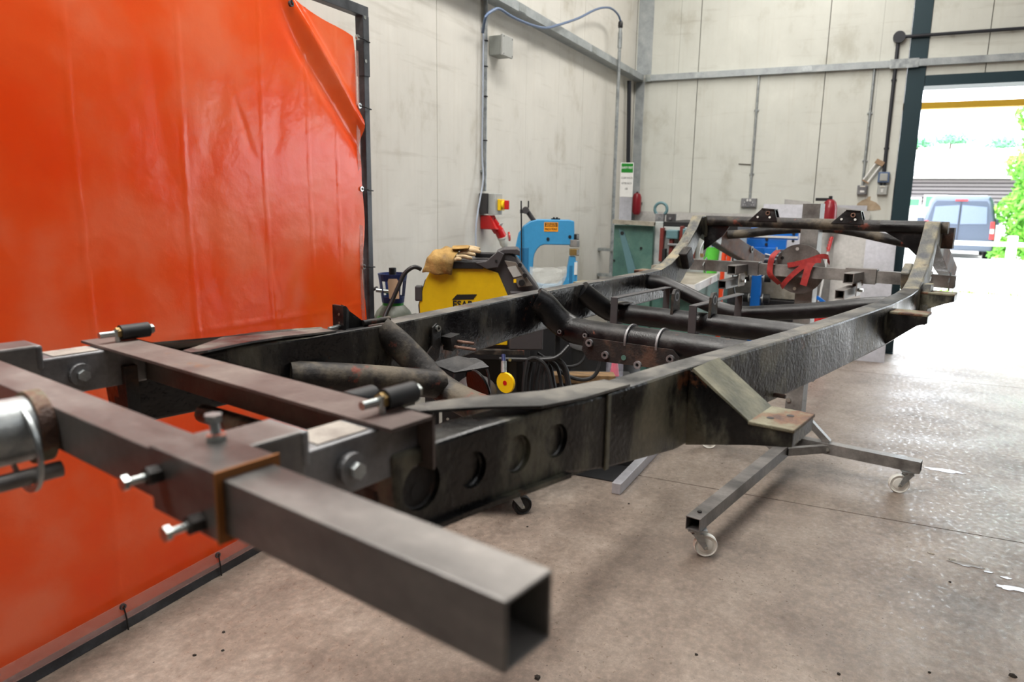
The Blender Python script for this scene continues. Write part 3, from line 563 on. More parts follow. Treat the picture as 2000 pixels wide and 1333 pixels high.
# ================================================================== WELDING CURTAIN
wc = thing('welding_screen', 'tall framed welding screen with an orange-red translucent sheet', 'screen', (0, 2.28, 0))
X0, X1, ZT = -.35, 3.085, 2.43
for x in (X0, X1): B().lohi((x - .02, -.02, .02), (x + .02, .02, ZT), .003).make('frame_post', 'frameblack', wc)
B().lohi((X0, -.02, ZT - .02), (X1 - .10, .02, ZT + .02), .003).make('top_bar', 'frameblack', wc)
B().lohi((X1 - .34, -.023, ZT - .024), (X1 + .023, .023, ZT + .024), .003).make('corner_sleeve', 'frameblack', wc)
B().lohi((X1 - .024, -.024, ZT - .30), (X1 + .024, .024, ZT - .02), .003).make('corner_sleeve', 'frameblack', wc)
B().lohi((X0, -.02, .0), (X1, .02, .042), .003).make('bottom_bar', 'frameblack', wc)
nx, nz = 300, 190; bm = bmesh.new(); zb = .05
rg = random.Random(5); grid = []
wr = [(rg.uniform(1.6, 3.0), rg.uniform(.9, 2.2), rg.uniform(.04, .15), rg.uniform(.01, .03), rg.uniform(-.4, .4)) for _ in range(22)]
for i in range(nx + 1):
    row = []
    for j in range(nz + 1):
        u = i / nx; v = j / nz
        xr = X1 - .036 - .018 * math.sin(v * math.pi * 5) ** 2 - (.05 * max(0, (v - .9) / .1) ** 1.5)
        zt = ZT - .055 - .05 * math.sin(u * math.pi * 7) ** 2 * .3 - .075 * max(0, (u - .86) / .14) ** 1.6
        x = X0 + .03 + (xr - X0 - .03) * u; z = zb + (zt - zb) * v
        y = -.005 + .006 * math.sin(x * 1.6 + z * .5) + .002 * math.sin(z * 2.3 + x)
        for cx in (-.1, .55, 1.02, 1.56, 1.98, 2.38, 2.66, 2.86):          # upright fold creases
            y -= .0022 * math.exp(-((x - cx - .008 * math.sin(z * 3)) / .006) ** 2)
        for cz in (1.02,): y -= .0022 * math.exp(-((z - cz - .01 * math.sin(x * 4)) / .007) ** 2)
        for (wx, wz, ws, wa, wt) in wr:                                     # small dents
            dx = (x - wx - (z - wz) * wt) / (ws * .35); dz = (z - wz) / (ws * 2.2); y += wa * .10 * math.exp(-dx * dx - dz * dz)
        # diagonal drag fold from the upper corner down to the post
        t = (x - 2.50) * .80 + (z - 2.40) * .60; s = (x - 2.50) * -.6 + (z - 2.40) * .8
        fold = math.exp(-((s + .155) / .05) ** 2) * (1 / (1 + math.exp(-(t - .02) * 20))) * (1 / (1 + math.exp((x - 3.02) * 30)))
        s2 = (z - (2.40 - (x - 2.52) * .95)); on = 1 / (1 + math.exp(-(x - 2.56) * 30))
        y -= .030 * math.exp(-(s2 / .05) ** 2) * on - .016 * math.exp(-((s2 + .11) / .06) ** 2) * on
        if u > .94: y += .008 * math.sin((z * 7)) * (u - .94) / .06
        row.append(bm.verts.new((x, y, z)))
    grid.append(row)
for i in range(nx):
    for j in range(nz): bm.faces.new((grid[i][j], grid[i + 1][j], grid[i + 1][j + 1], grid[i][j + 1])).smooth = True
me = bpy.data.meshes.new('curtain_sheet'); bm.to_mesh(me); bm.free(); me.materials.append(M['curtain'])
o = bpy.data.objects.new('curtain_sheet', me); COL.objects.link(o); o.parent = wc
hem = B(); hem.lohi((X1 - .078, -.012, .09), (X1 - .052, -.008, 2.24)); hem.make('clear_hem', M['hem'], wc)
hem = B(); hem.lohi((X0 + .03, -.03, .045), (X1 - .07, -.027, .115)); hem.make('clear_hem', M['hem'], wc)
for z in (2.30, 1.985, 1.588, 1.20, .81, .42):
    B().pipe((X1 - .062, -.022, z), (X1 - .062, -.012, z), .013, .007, 14).make('grommet', 'zinc', wc)
    B().tube([(X1 - .06, -.02, z), (X1 - .02, -.03, z - .004), (X1 + .024, -.026, z - .008), (X1 + .026, .02, z - .006)], .003, 6).make('cable_tie', 'black', wc)
for k in range(8):
    x = X0 + .18 + k * .43
    B().pipe((x, -.034, .10), (x, -.026, .10), .012, .006, 12).make('grommet', 'darkgrey', wc)
    B().tube([(x, -.034, .10), (x + .01, -.03, .05), (x + .015, -.026, .0)], .003, 6).make('cable_tie', 'black', wc)
for x in (2.56, 1.9, 1.2, .5):
    B().pipe((x, -.03, 2.345), (x, -.02, 2.345), .013, .007, 12).make('grommet', 'darkgrey', wc)
    B().tube([(x, -.03, 2.345), (x, -.035, 2.40), (x, -.02, 2.455)], .003, 6).make('cable_tie', 'black', wc)
for s in (0, 1): B().cyl((X1 - .01, -.026, 2.2 + s * .2), (X1 - .01, -.022, 2.2 + s * .2), .009, 10).make('screw', 'zinc', wc)
for x in (X0, X1): B().lohi((x - .025, -.02, .0), (x + .025, .02, .03)).make('foot', 'frameblack', wc)

# ================================================================== CHASSIS
CYAW = math.radians(-12); CO = (4.41, .2, 0)
ch = thing('vehicle_chassis', 'long rusty black ladder chassis of an off-road vehicle held up by two stands', 'chassis', CO, CYAW)
US = [-3.95, -3.5, -3.17, -2.87, -2.55, -2.24, -2.06, -1.66, -1.27, -.85, .5]; VS = [.42, .43, .46, .475, .51, .55, .57, .60, .625, .63, .60]
def vo(u):
    if u <= US[0]: return VS[0]
    for a, c, p, q in zip(US, US[1:], VS, VS[1:]):
        if u <= c: return p + (q - p) * (u - a) / (c - a)
    return VS[-1]
top = [(-3.63, 1.208), (-3.45, 1.206), (-3.3, 1.203), (-3.13, 1.195), (-2.84, 1.192), (-2.5, 1.19), (-2.15, 1.19), (-1.7, 1.19), (-1.3, 1.188), (-.95, 1.19), (-.78, 1.197), (-.66, 1.225), (-.55, 1.275), (-.46, 1.33), (-.37, 1.405), (-.315, 1.468), (-.26, 1.472), (-.17, 1.445), (0, 1.395), (.3, 1.315), (.77, 1.19)]
bot = [(-3.62, 1.085), (-3.45, 1.078), (-3.24, 1.07), (-3.11, 1.045), (-2.84, 1.012), (-2.5, 1.026), (-2.15, 1.034), (-1.7, 1.036), (-1.3, 1.035), (-.95, 1.04), (-.72, 1.045), (-.60, 1.075), (-.51, 1.13), (-.44, 1.20), (-.37, 1.29), (-.325, 1.35), (-.295, 1.368), (-.24, 1.352), (-.03, 1.29), (.27, 1.205), (.72, 1.105)]
WF = .064
for s in (1, -1):
    b = B(); rings = []
    for k, ((ut, zt), (ub, zb_)) in enumerate(zip(top, bot)):
        j = .0015 * math.sin(k * 7.3)
        rings.append([(ub, s * (vo(ub) - WF), zb_), (ub, s * vo(ub), zb_ + j), (ut, s * vo(ut), zt), (ut, s * (vo(ut) - WF), zt + j)])
    b.loft(rings)
    b.bm.faces.ensure_lookup_table()
    for f in b.bm.faces:
        f.normal_update()
    bmesh.ops.recalc_face_normals(b.bm, faces=b.bm.faces)
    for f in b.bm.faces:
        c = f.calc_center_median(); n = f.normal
        if n.z > .35 or (n.x < -.3 and c.x > -1): f.material_index = (0 if c.x < -3.16 else 1) if c.x < -.8 else 2  # front top face darkened in colour so no lit strip shows beside the flange
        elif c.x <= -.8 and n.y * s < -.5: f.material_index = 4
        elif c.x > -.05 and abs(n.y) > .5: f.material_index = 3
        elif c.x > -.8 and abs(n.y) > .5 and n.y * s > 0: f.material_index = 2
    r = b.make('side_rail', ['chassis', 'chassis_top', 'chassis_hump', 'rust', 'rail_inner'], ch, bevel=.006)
    b = B()
    for (u, z, r0) in ((-3.577, 1.150, .036), (-3.470, 1.143, .029), (-3.368, 1.142, .032), (-3.268, 1.140, .030)): b.cyl((u, s * (vo(u) - .009), z), (u, s * (vo(u) + .02), z), r0, 28)
    cut = b.make('cutter', 'chassis', ch); bo = r.modifiers.new('hollows', 'BOOLEAN'); bo.operation = 'DIFFERENCE'; bo.object = cut; bo.solver = 'EXACT'
    me2 = bpy.data.meshes.new_from_object(r.evaluated_get(bpy.context.evaluated_depsgraph_get())); r.modifiers.clear(); r.data = me2; bpy.data.objects.remove(cut)
    # top flange that widens over the front
    fr = [(-3.52, .315, .335, 1.222), (-3.46, .315, .368, 1.220), (-3.40, .335, .408, 1.218), (-3.33, .360, .462, 1.214), (-3.22, .393, .472, 1.206), (-3.10, .404, .468, 1.198), (-3.04, .409, .468, 1.194)]
    b = B(); b.loft([[(u, s * vi, z), (u, s * vq, z), (u, s * vq, z + .005), (u, s * vi, z + .005)] for u, vi, vq, z in fr]).make('top_flange', 'chassis_top', ch)
    b = B(); rings = []
    for u in (-3.62, -3.45, -3.24):
        zb_ = 1.085 - (u + 3.62) * .04; rings.append([(u, s * (vo(u) - .01), zb_ - .002), (u, s * (vo(u) + .012), zb_ - .002), (u, s * (vo(u) + .012), zb_ + .006), (u, s * (vo(u) - .01), zb_ + .006)])
    b.loft(rings).make('bottom_lip', 'chassis', ch)
    # pressed hollows in the front end of the rail
    for (u, z, r0, hole) in ((-3.577, 1.150, .036, 1), (-3.470, 1.143, .029, 0), (-3.368, 1.142, .032, 0), (-3.268, 1.140, .030, 0)):
        v = s * vo(u); sg = s
        dm = B().lathe([(.001, -.0085), (r0 * .90, -.0085), (r0 * .97, -.006), (r0 * .97, -.0095), (.001, -.0105)], (u, v, z), 26, (0, sg, 0)).make('pressed_hollow', 'chassis' if not hole else 'rust_dark', ch, smooth=True)
        if hole: B().cyl((u, v - sg * .009, z - .01), (u, v - sg * .0078, z - .01), .014, 14).make('rusted_hole', 'rubber', ch)
    # weld seam where the front leg of the rail is joined
    u = -3.115; B().box((u, s * (vo(u) + .001), 1.12), (.014, .006, .15), None, .002).make('weld_seam', 'chassis_olive', ch)
# rear cross tube on top of the hump
B().cyl((-.226, -.645, 1.441), (-.226, .645, 1.441), .029, 20).make('rear_top_tube', 'tube_brown', ch, smooth=True)
B().cyl((-.226, -.60, 1.4415), (-.226, -.35, 1.4415), .0295, 20).make('tube_sleeve', 'tube_black', ch, smooth=True)
for v0 in (.225, -.205):          # shock mounts
    b = B(); b.prism([(-.226 - .032, v0 + .085, 1.448), (-.226 - .032, v0 - .07, 1.448), (-.226 - .026, v0 - .052, 1.512), (-.226 - .026, v0 + .018, 1.516)], (.006, 0, 0))
    b.prism([(-.226 + .026, v0 + .085, 1.448), (-.226 + .026, v0 - .07, 1.448), (-.226 + .02, v0 - .052, 1.508), (-.226 + .02, v0 + .018, 1.512)], (.006, 0, 0))
    b.prism([(-.258, v0 + .018, 1.512), (-.258, v0 - .052, 1.508), (-.20, v0 - .052, 1.508), (-.20, v0 + .018, 1.512)], (0, 0, .006))
    mt = b.make('spring_mount', 'tube_black', ch)
    B().pipe((-.262, v0 - .018, 1.492), (-.252, v0 - .018, 1.492), .012, .007, 12).make('bolt_ring', 'rust', mt)
    for dv in (.035, -.03): B().cyl((-.262, v0 + dv, 1.470), (-.2585, v0 + dv, 1.470), .006, 8).make('painted_hole_light', 'white', mt)  # white discs paint the light showing through small holes
# gussets below that tube
B().prism([(-.232, .57, 1.42), (-.232, .42, 1.42), (-.232, .46, 1.36), (-.232, .57, 1.27)], (.008, 0, 0)).make('gusset_plate', 'tube_black', ch)
B().prism([(-.232, -.57, 1.42), (-.232, -.36, 1.42), (-.232, -.45, 1.37), (-.232, -.57, 1.26)], (.008, 0, 0)).make('gusset_plate', 'tube_black', ch)
B().tube([(.08, .58, 1.35), (.08, .45, 1.362), (.08, .25, 1.392), (.08, .0, 1.412), (.08, -.15, 1.400), (.08, -.30, 1.372), (.08, -.45, 1.345), (.08, -.58, 1.335)], .026, 16, smooth=4).make('rear_lower_tube', 'tube_brown', ch, smooth=True)
B().pipe((.48, .53, 1.245), (.48, .537, 1.245), .022, .012, 16).make('spring_eye', 'darkgrey', ch)
B().prism([(-.16, -.60, 1.34), (-.10, -.60, 1.34), (-.10, -.60, 1.44), (-.16, -.60, 1.44)], (0, -.062, 0)).make('rear_bracket', 'rust_dark', ch)
B().box((-.52, .545, 1.245), (.08, .05, .10), Matrix.Rotation(-.5, 3, 'Y'), .008).make('bump_stop_box', 'tube_brown', ch)
B().box((-.50, -.535, 1.22), (.09, .04, .10), Matrix.Rotation(-.5, 3, 'Y'), .008).make('bump_stop_box', 'chassis_hump', ch)
# cross tubes
b = B(); b.tube([(-1.97, .525, 1.165), (-1.945, .495, 1.14), (-1.92, .455, 1.09), (-1.90, .41, 1.058), (-1.90, .34, 1.045), (-1.90, 0, 1.043), (-1.90, -.34, 1.043), (-1.90, -.52, 1.043)], .052, 18, smooth=4); x1 = b.make('gearbox_cross_tube', 'tube_black', ch, smooth=True)
for v0 in (.125, 0.0):
    B().pipe((-1.90, v0, 1.043), (-1.90, v0 + .008, 1.043), .060, .0515, 22).make('band', 'greysteel', x1, smooth=True)
B().prism([(-1.958, .30, 1.040), (-1.958, -.06, 1.040), (-1.958, -.085, 1.015), (-1.958, -.07, .985), (-1.958, 0, .965), (-1.958, .28, .955), (-1.958, .31, .99)], (.008, 0, 0)).make('mounting_plate', 'rust_dark', x1)
for (v0, z) in ((.275, 1.022), (.205, .985), (-.055, 1.008), (.07, .968)): B().pipe((-1.968, v0, z), (-1.957, v0, z), .0145, .007, 14).make('bush_ring', 'greysteel', x1)
B().cyl((-1.9605, .13, .985), (-1.958, .13, .985), .010, 10).make('paint_spot', 'teal', x1)
for (v0) in (.415, .30):
    B().prism([(-1.955, v0 + .012, 1.03), (-1.955, v0 - .012, 1.03), (-1.955, v0 - .014, 1.055), (-1.955, v0, 1.066), (-1.955, v0 + .014, 1.055)], (.005, 0, 0)).make('tab', 'tube_black', x1)
    B().pipe((-1.958, v0, 1.046), (-1.954, v0, 1.046), .009, .005, 12).make('tab_hole', 'greysteel', x1)
b = B(); b.tube([(-1.60, .545, 1.165), (-1.55, .51, 1.12), (-1.49, .475, 1.075), (-1.45, .43, 1.06), (-1.45, 0, 1.058), (-1.45, -.58, 1.058)], .044, 18, smooth=4); x2 = b.make('middle_cross_tube', 'tube_wet', ch, smooth=True)
B().box((-1.47, .44, 1.108), (.08, .12, .005)).make('top_plate', 'chassis_top', x2)
for v0 in (.41, .052):
    b = B(); b.box((-1.28, v0, 1.138), (.53, .034, .006)); b.box((-1.542, v0, 1.08), (.006, .034, .12)); b.box((-1.018, v0 + .006, 1.08), (.006, .034, .12)); b.box((-1.515, v0, 1.024), (.055, .034, .006)); 
    b.make('pipe_guard_hoop', 'darkgrey', x2, bevel=.002)
for v0 in (.165, .0):
    lg = B().prism([(-1.485, v0, 1.06), (-1.415, v0, 1.06), (-1.42, v0, 1.17), (-1.435, v0, 1.188), (-1.465, v0, 1.188), (-1.48, v0, 1.17)], (0, .012, 0)).make('lug', 'tube_brown', x2)
    B().pipe((-1.45, v0 - .001, 1.158), (-1.45, v0 + .013, 1.158), .020, .013, 16).make('lug_eye', 'greysteel', lg)
    B().cyl((-1.45, v0 - .0012, 1.158), (-1.45, v0 + .0132, 1.158), .0128, 16).make('lug_hole', 'rubber', lg)
B().tube([(-.9, .575, 1.142), (-.9, .50, 1.14), (-.9, .40, 1.112), (-.9, .28, 1.068), (-.9, .17, 1.038), (-.9, .08, 1.03), (-.9, -.04, 1.046), (-.9, -.27, 1.083), (-.9, -.45, 1.12), (-.9, -.57, 1.135)], .036, 18, smooth=5).make('bent_cross_tube', 'tube_wet', ch, smooth=True)
# front axle cross member
b = B(); b.tube([(-2.86, .44, 1.175), (-2.83, .40, 1.135), (-2.80, .345, 1.075), (-2.79, .27, 1.02), (-2.79, .14, .985), (-2.79, 0, .98), (-2.79, -.14, .985), (-2.79, -.27, 1.02), (-2.80, -.345, 1.075), (-2.83, -.41, 1.14)], .041, 18, smooth=5); xm = b.make('front_cross_member', 'tube_brown', ch, smooth=True)
B().tube([(-3.20, .405, 1.105), (-3.02, .335, 1.075), (-2.80, .255, 1.03)], .040, 16, smooth=4).make('radius_brace', 'tube_brown', ch, smooth=True)
B().lathe([(.001, -.004), (.055, -.004), (.058, 0), (.055, .004), (.001, .004)], (-2.70, .20, 1.01), 28, (.9, -.25, .25)).make('mount_disc', 'tube_black', xm, smooth=True)
B().prism([(-2.78, .315, 1.075), (-2.69, .29, 1.085), (-2.66, .22, 1.075), (-2.665, .19, 1.062), (-2.76, .24, 1.055)], (0, 0, .005)).make('shelf_plate', 'tube_black', xm)
B().cyl((-3.55, -.20, 1.215), (-3.46, -.20, 1.215), .021, 16).make('rubber_bush', 'rubber', ch, smooth=True)
B().cyl((-3.552, -.20, 1.215), (-3.545, -.20, 1.215), .023, 16).make('bush_washer', 'redlever', ch, smooth=True)
B().cyl((-3.60, .10, 1.16), (-3.58, -.36, 1.16), .017, 12).make('front_tie_tube', 'chassis', ch, smooth=True)
# bracket standing on the left rail
b = B(); b.prism([(-2.99, .43, 1.19), (-2.90, .43, 1.19), (-2.93, .455, 1.20), (-2.985, .43, 1.255), (-3.0, .43, 1.262)], (0, .006, 0)); b.box((-3.0, .445, 1.222), (.008, .045, .075)); br = b.make('upright_bracket', 'tube_black', ch)
B().cyl((-2.93, .43, 1.203), (-2.83, .43, 1.203), .0085, 10).make('stub_pipe', 'tube_brown', ch, smooth=True)
B().cyl((-3.04, .44, 1.200), (-2.99, .44, 1.203), .006, 10).make('stub_bolt', 'zinc', ch, smooth=True)
for z in (1.235, 1.212): B().cyl((-3.0055, .44, z), (-3.0035, .44, z), .0035, 8).make('rivet_hole', 'rust', br)
# rusty strap and bolts on the inside of the left rail
b = B(); b.prism([(-2.655, .428, 1.155), (-2.635, .43, 1.165), (-2.618, .43, 1.155), (-2.622, .426, 1.10), (-2.64, .42, 1.06), (-2.69, .418, 1.02), (-2.74, .41, 1.045), (-2.70, .415, 1.075), (-2.665, .42, 1.10)], (0, -.006, 0)); st = b.make('rusty_strap', 'rust_dark', ch)
B().pipe((-2.636, .422, 1.150), (-2.636, .415, 1.150), .010, .005, 12).make('strap_eye', 'zinc', st)
B().prism([(-2.61, .43, 1.12), (-2.56, .435, 1.125), (-2.545, .435, 1.09), (-2.60, .43, 1.075)], (0, -.04, 0)).make('hanger_box', 'rust_dark', ch)
for (u, z, l) in ((-2.60, 1.09, .11), (-2.585, 1.105, .09)): B().cyl((u, .43, z), (u + .03, .43 - l, z - .005), .0048, 8).make('rusty_stud', 'rust', ch)
# black guard tube outside the left rail
B().tube([(-3.50, .525, 1.172), (-3.38, .53, 1.182), (-3.2, .525, 1.184), (-3.02, .50, 1.176)], .020, 14, smooth=4).make('side_guard_tube', 'chassis', ch, smooth=True)
B().prism([(-3.55, .44, 1.232), (-3.55, .56, 1.18), (-3.15, .50, 1.18), (-3.05, .47, 1.196)], (0, 0, .004)).make('splash_plate', 'chassis_top', ch)
# outriggers, right side detailed, left side mirrored
def outrigger(s, u0, u1, vt, zt, zrail, zlow, tip, mat='chassis_olive', pad='rusty_pad'):
    va, vb = s * vo((u0 + u1) / 2), s * vt
    g = B()
    th = .006
    for u in (u0, u1 - th):
        pl = [(u, va - s * .004, zrail), (u, s * (abs(va) + (abs(vb) - abs(va)) * .62), zt), (u, vb, zt), (u, vb, zt - tip), (u, s * (abs(va) + (abs(vb) - abs(va)) * .62), zt - tip - .014), (u, va - s * .004, zlow)]
        g.prism(pl, (th, 0, 0))
    g.prism([(u0, vb, zt - tip), (u0, vb, zt), (u0, vb - s * .004, zt), (u0, vb - s * .004, zt - tip)], (u1 - u0, 0, 0))
    ov = g.make('outrigger', mat, ch)
    vm = s * (abs(va) + (abs(vb) - abs(va)) * .60)
    B().prism([(u0, va, zrail), (u0, vm, zt), (u0, vm, zt + .005), (u0, va + s * .003, zrail + .006)], (u1 - u0, 0, 0)).make('sloping_plate', 'chassis_olive', ov)
    pd = B().box(((u0 + u1) / 2, (vm + vb) / 2, zt + .002), (u1 - u0 + .006, abs(vb - vm) + .006, .008), None, .002).make('mounting_pad', pad, ov)
    for q, w_ in ((.35, .3), (.65, .62)): B().cyl((u0 + (u1 - u0) * q, vm + (vb - vm) * w_, zt + .006), (u0 + (u1 - u0) * q, vm + (vb - vm) * w_, zt + .0068), .008, 12).make('bolt_hole', 'rubber', ov)
    return ov
for s in (-1, 1):
    outrigger(s, -2.80, -2.655, .715, 1.092, 1.186, 1.015, .032, 'chassis')  # darker gusset material puts the shade of the side faces into colour
    B().prism([(-2.76, s * .49, 1.02), (-2.66, s * .50, 1.02), (-2.66, s * .52, .985), (-2.70, s * .51, 1.005)], (0, s * .012, 0)).make('torn_tab', 'chassis', ch)
    B().cyl((-2.35, s * (vo(-2.35)), 1.045), (-2.35, s * (vo(-2.35) + .03), 1.045), .006, 8).make('stud', 'rust_dark', ch)
    # rear two: triangular gusset with flat pad
    for (u, vt, zt, zl) in ((-1.35, .745, 1.158, 1.04), (-.72, .755, 1.172, 1.09)):
        va = vo(u); g = B()
        g.prism([(u, s * (va - .004), zt), (u, s * vt, zt), (u, s * vt, zt - .025), (u, s * (vt - .03), zt - .035), (u, s * (va - .004), zl)], (.006, 0, 0)); g.prism([(u + .09, s * (va - .004), zt), (u + .09, s * vt, zt), (u + .09, s * vt, zt - .025), (u + .09, s * (vt - .03), zt - .035), (u + .09, s * (va - .004), zl)], (.006, 0, 0))
        g.prism([(u, s * vt, zt - .025), (u, s * vt, zt), (u, s * (vt - .005), zt), (u, s * (vt - .005), zt - .025)], (.096, 0, 0))
        ov = g.make('outrigger', 'chassis', ch); B().box((u + .048, s * (va + vt) / 2, zt + .003), (.10, vt - va, .010), None, .003).make('mounting_pad', 'rusty_pad', ov)
    B().prism([(-.70, s * .632, 1.21), (-.62, s * .632, 1.21), (-.60, s * .632, 1.05), (-.74, s * .632, 1.04)], (0, s * .03, 0)).make('spring_hanger', 'chassis_hump', ch)
    b_ = [(-2.2, .010), (-1.9, .012), (-1.1, .012)]
# small gas ring on the rail top, engine side
B().prism([(-3.3, -.44, 1.07), (-3.3, -.40, 1.07), (-3.05, -.41, 1.045), (-3.05, -.45, 1.045)], (0, 0, -.006)).make('closing_strip', 'chassis', ch)

# ================================================================== FAR STAND
fs = thing('chassis_stand', 'far rotating chassis stand with a disc plate and white castor wheels', 'stand', CO, CYAW)
M['leg'] = M['mill_dark']
B().rect_tube((.02, .046, .20), (.02, .046, 1.547), .094, .094, .004, up=(1, 0, 0)).make('upright', 'mill_dark', fs, bevel=.002)
B().rect_tube((.02, -.63, .165), (.02, .65, .165), .062, .062, .004).make('cross_leg', 'mill_dark', fs)
B().rect_tube((-.013, .04, .165), (-1.43, .04, .165), .066, .062, .004).make('long_leg', 'mill', fs)
for s in (-1, 1):
    B().rect_tube((-.20, .04 + s * .03, .165), (.01, .04 + s * .20, .165), .03, .045, .003).make('brace', 'mill_dark', fs)
    B().rect_tube((.02, .046 + s * .05, .33), (.02, .046 + s * .20, .196), .035, .035, .003).make('brace', 'mill_dark', fs)
    B().cyl((-.014, .04 + s * .20, .165), (-.02, .04 + s * .20, .165), .012, 6).make('bolt_head', 'zinc', fs)
B().rect_tube((-.02, .046, .34), (-.22, .042, .196), .035, .035, .003, up=(0, 1, 0)).make('brace', 'mill_dark', fs)
B().cyl((-.028, .075, .42), (-.036, .075, .42), .014, 6).make('bolt_head', 'zinc', fs)
B().cyl((-.05, .01, .20), (-.05, .01, .205), .010, 6).make('bolt_head', 'zinc', fs)
B().box((-.035, .046, .28), (.012, .12, .17)).make('foot_plate', 'mill_dark', fs)
def castor(parent, p, ang, wheel='nylon', fork='galv', R=.052, zt=.132):
    b = B(); b.box((0, 0, zt - .003), (.085, .07, .006)); b.cyl((0, 0, zt - .024), (0, 0, zt - .006), .028, 16)
    b.prism([(-.022, -.026, zt - .02), (.022, -.026, zt - .02), (.052, -.024, R - .012), (.034, -.024, R - .014)], (0, .003, 0)); b.prism([(-.022, .023, zt - .02), (.022, .023, zt - .02), (.052, .021, R - .012), (.034, .021, R - .014)], (0, .003, 0)); b.box((0, 0, zt - .022), (.046, .052, .004))
    f = b.make('castor_fork', fork, parent); f.location = p; f.rotation_euler = (0, 0, ang)
    wv = B().lathe([(.008, -.018), (.030, -.014), (.033, -.010), (R * .86, -.010), (R * .92, -.016), (R, -.012), (R, .012), (R * .92, .016), (R * .86, .010), (.033, .010), (.030, .014), (.008, .018)], (.042, 0, R), 28, (0, 1, 0)).make('castor_wheel', wheel, f, smooth=True)
    B().cyl((.042, -.030, R), (.042, .030, R), .006, 8).make('axle_bolt', 'zinc', f)
    return f
castor(fs, (-1.38, .04, 0), math.radians(-58)); castor(fs, (.02, -.575, 0), math.radians(115)); castor(fs, (.02, .60, 0), math.radians(-75))
B().cyl((-1.36, .04, .197), (-1.36, .04, .203), .010, 6).make('bolt_head', 'rust_dark', fs)
B().lathe([(.001, 0), (.137, 0), (.137, .008), (.001, .008)], (-.088, .065, 1.188), 48, (1, 0, 0)).make('disc_plate', 'mill_dark', fs)
B().pipe((-.097, .065, 1.188), (-.085, .065, 1.188), .048, .036, 28).make('bearing_ring', 'brass', fs, smooth=True)
B().cyl((-.0985, .065, 1.188), (-.092, .065, 1.188), .036, 24).make('bearing_bore', 'rubber', fs)
B().cyl((-.08, .065, 1.188), (-.02, .065, 1.188), .040, 20).make('spindle', 'mill_dark', fs, smooth=True)
for a, mm in ((100, 'white'), (35, 'red'), (150, 'rubber'), (262, 'cream'), (-20, 'rubber')):
    y, z = .065 + .112 * math.cos(math.radians(a)) * -1, 1.188 + .112 * math.sin(math.radians(a))
    B().cyl((-.0895, y, z), (-.0885, y, z), .0095, 12).make('index_hole', mm, fs)
B().rect_tube((-.126, .682, 1.178), (-.126, -.69, 1.178), .05, .062, .003).make('lifting_beam', 'mill_dark', fs)
for s, v0 in ((1, .355), (-1, -.255)):
    B().rect_tube((-.126, v0 + .065, 1.178), (-.126, v0 - .085, 1.178), .064, .077, .004).make('sliding_sleeve', 'mill', fs)
    B().rect_tube((-.155, v0, 1.175), (-.30, v0 + .015, 1.175), .052, .052, .004).make('arm_stub', 'mill', fs)
    B().rect_tube((-.19, v0 + .012, 1.108), (-.40, v0 + .026, 1.100), .046, .046, .004).make('arm_stub', 'mill', fs)
    B().box((-.24, v0 - .025, 1.12), (.09, .005, .07)).make('clamp_plate', 'primer' if s > 0 else 'mill', fs)
    B().box((-.17, v0 - .005, 1.145), (.06, .04, .03)).make('rusty_block', 'rusty_pad', fs)
    B().cyl((-.25, v0 - .05, 1.115), (-.25, v0 - .015, 1.115), .009, 6).make('bolt_head', 'zinc', fs)
for v0 in (.59, -.59, -.67): B().pipe((-.126, v0, 1.178), (-.126, v0 + .006, 1.178), .046, .044, 4).make('lashing_wire', 'galv', fs)
# ratchet strap
sp = thing('ratchet_strap', 'red webbing strap wound around the disc and far lifting beam', 'strap', CO, CYAW)
def ribbon(name, pts, wv, parent, mat='strap', th=.002):
    P = catmull([Vector(p) for p in pts], 6); wv = Vector(wv); rings = []
    for i, p in enumerate(P):
        t = (P[min(i + 1, len(P) - 1)] - P[max(i - 1, 0)]).normalized(); wd = (wv - t * wv.dot(t)).normalized() * wv.length; n = t.cross(wd).normalized() * th
        rings.append([p - wd / 2 - n / 2, p + wd / 2 - n / 2, p + wd / 2 + n / 2, p - wd / 2 + n / 2])
    return B().loft(rings).make(name, mat, parent)
ribbon('band', [(-.10, .185, 1.285), (-.165, .192, 1.255), (-.168, .20, 1.20), (-.165, .195, 1.15), (-.12, .155, 1.10)], (0, .032, .0), sp)
ribbon('band', [(-.158, -.065, 1.246), (-.166, -.035, 1.244), (-.168, .03, 1.205), (-.166, .09, 1.145), (-.14, .13, 1.098), (-.10, .15, 1.08)], (0, .016, .022), sp)
ribbon('band', [(-.09, -.085, 1.23), (-.12, -.09, 1.262), (-.155, -.06, 1.268), (-.166, .0, 1.242), (-.166, .06, 1.222), (-.155, .11, 1.21)], (0, .008, .026), sp)
ribbon('tail', [(-.166, -.02, 1.238), (-.172, -.005, 1.20), (-.174, .004, 1.15), (-.172, .012, 1.108)], (0, .036, .006), sp)

# ================================================================== NEAR STAND
ns = thing('chassis_stand', 'near chassis stand whose square steel crossbar fills the foreground', 'stand', CO, CYAW)
B().rect_tube((-3.876, .90, 1.245), (-3.876, -.832, 1.245), .058, .058, .0035).make('crossbar', 'mill', ns, bevel=.004)
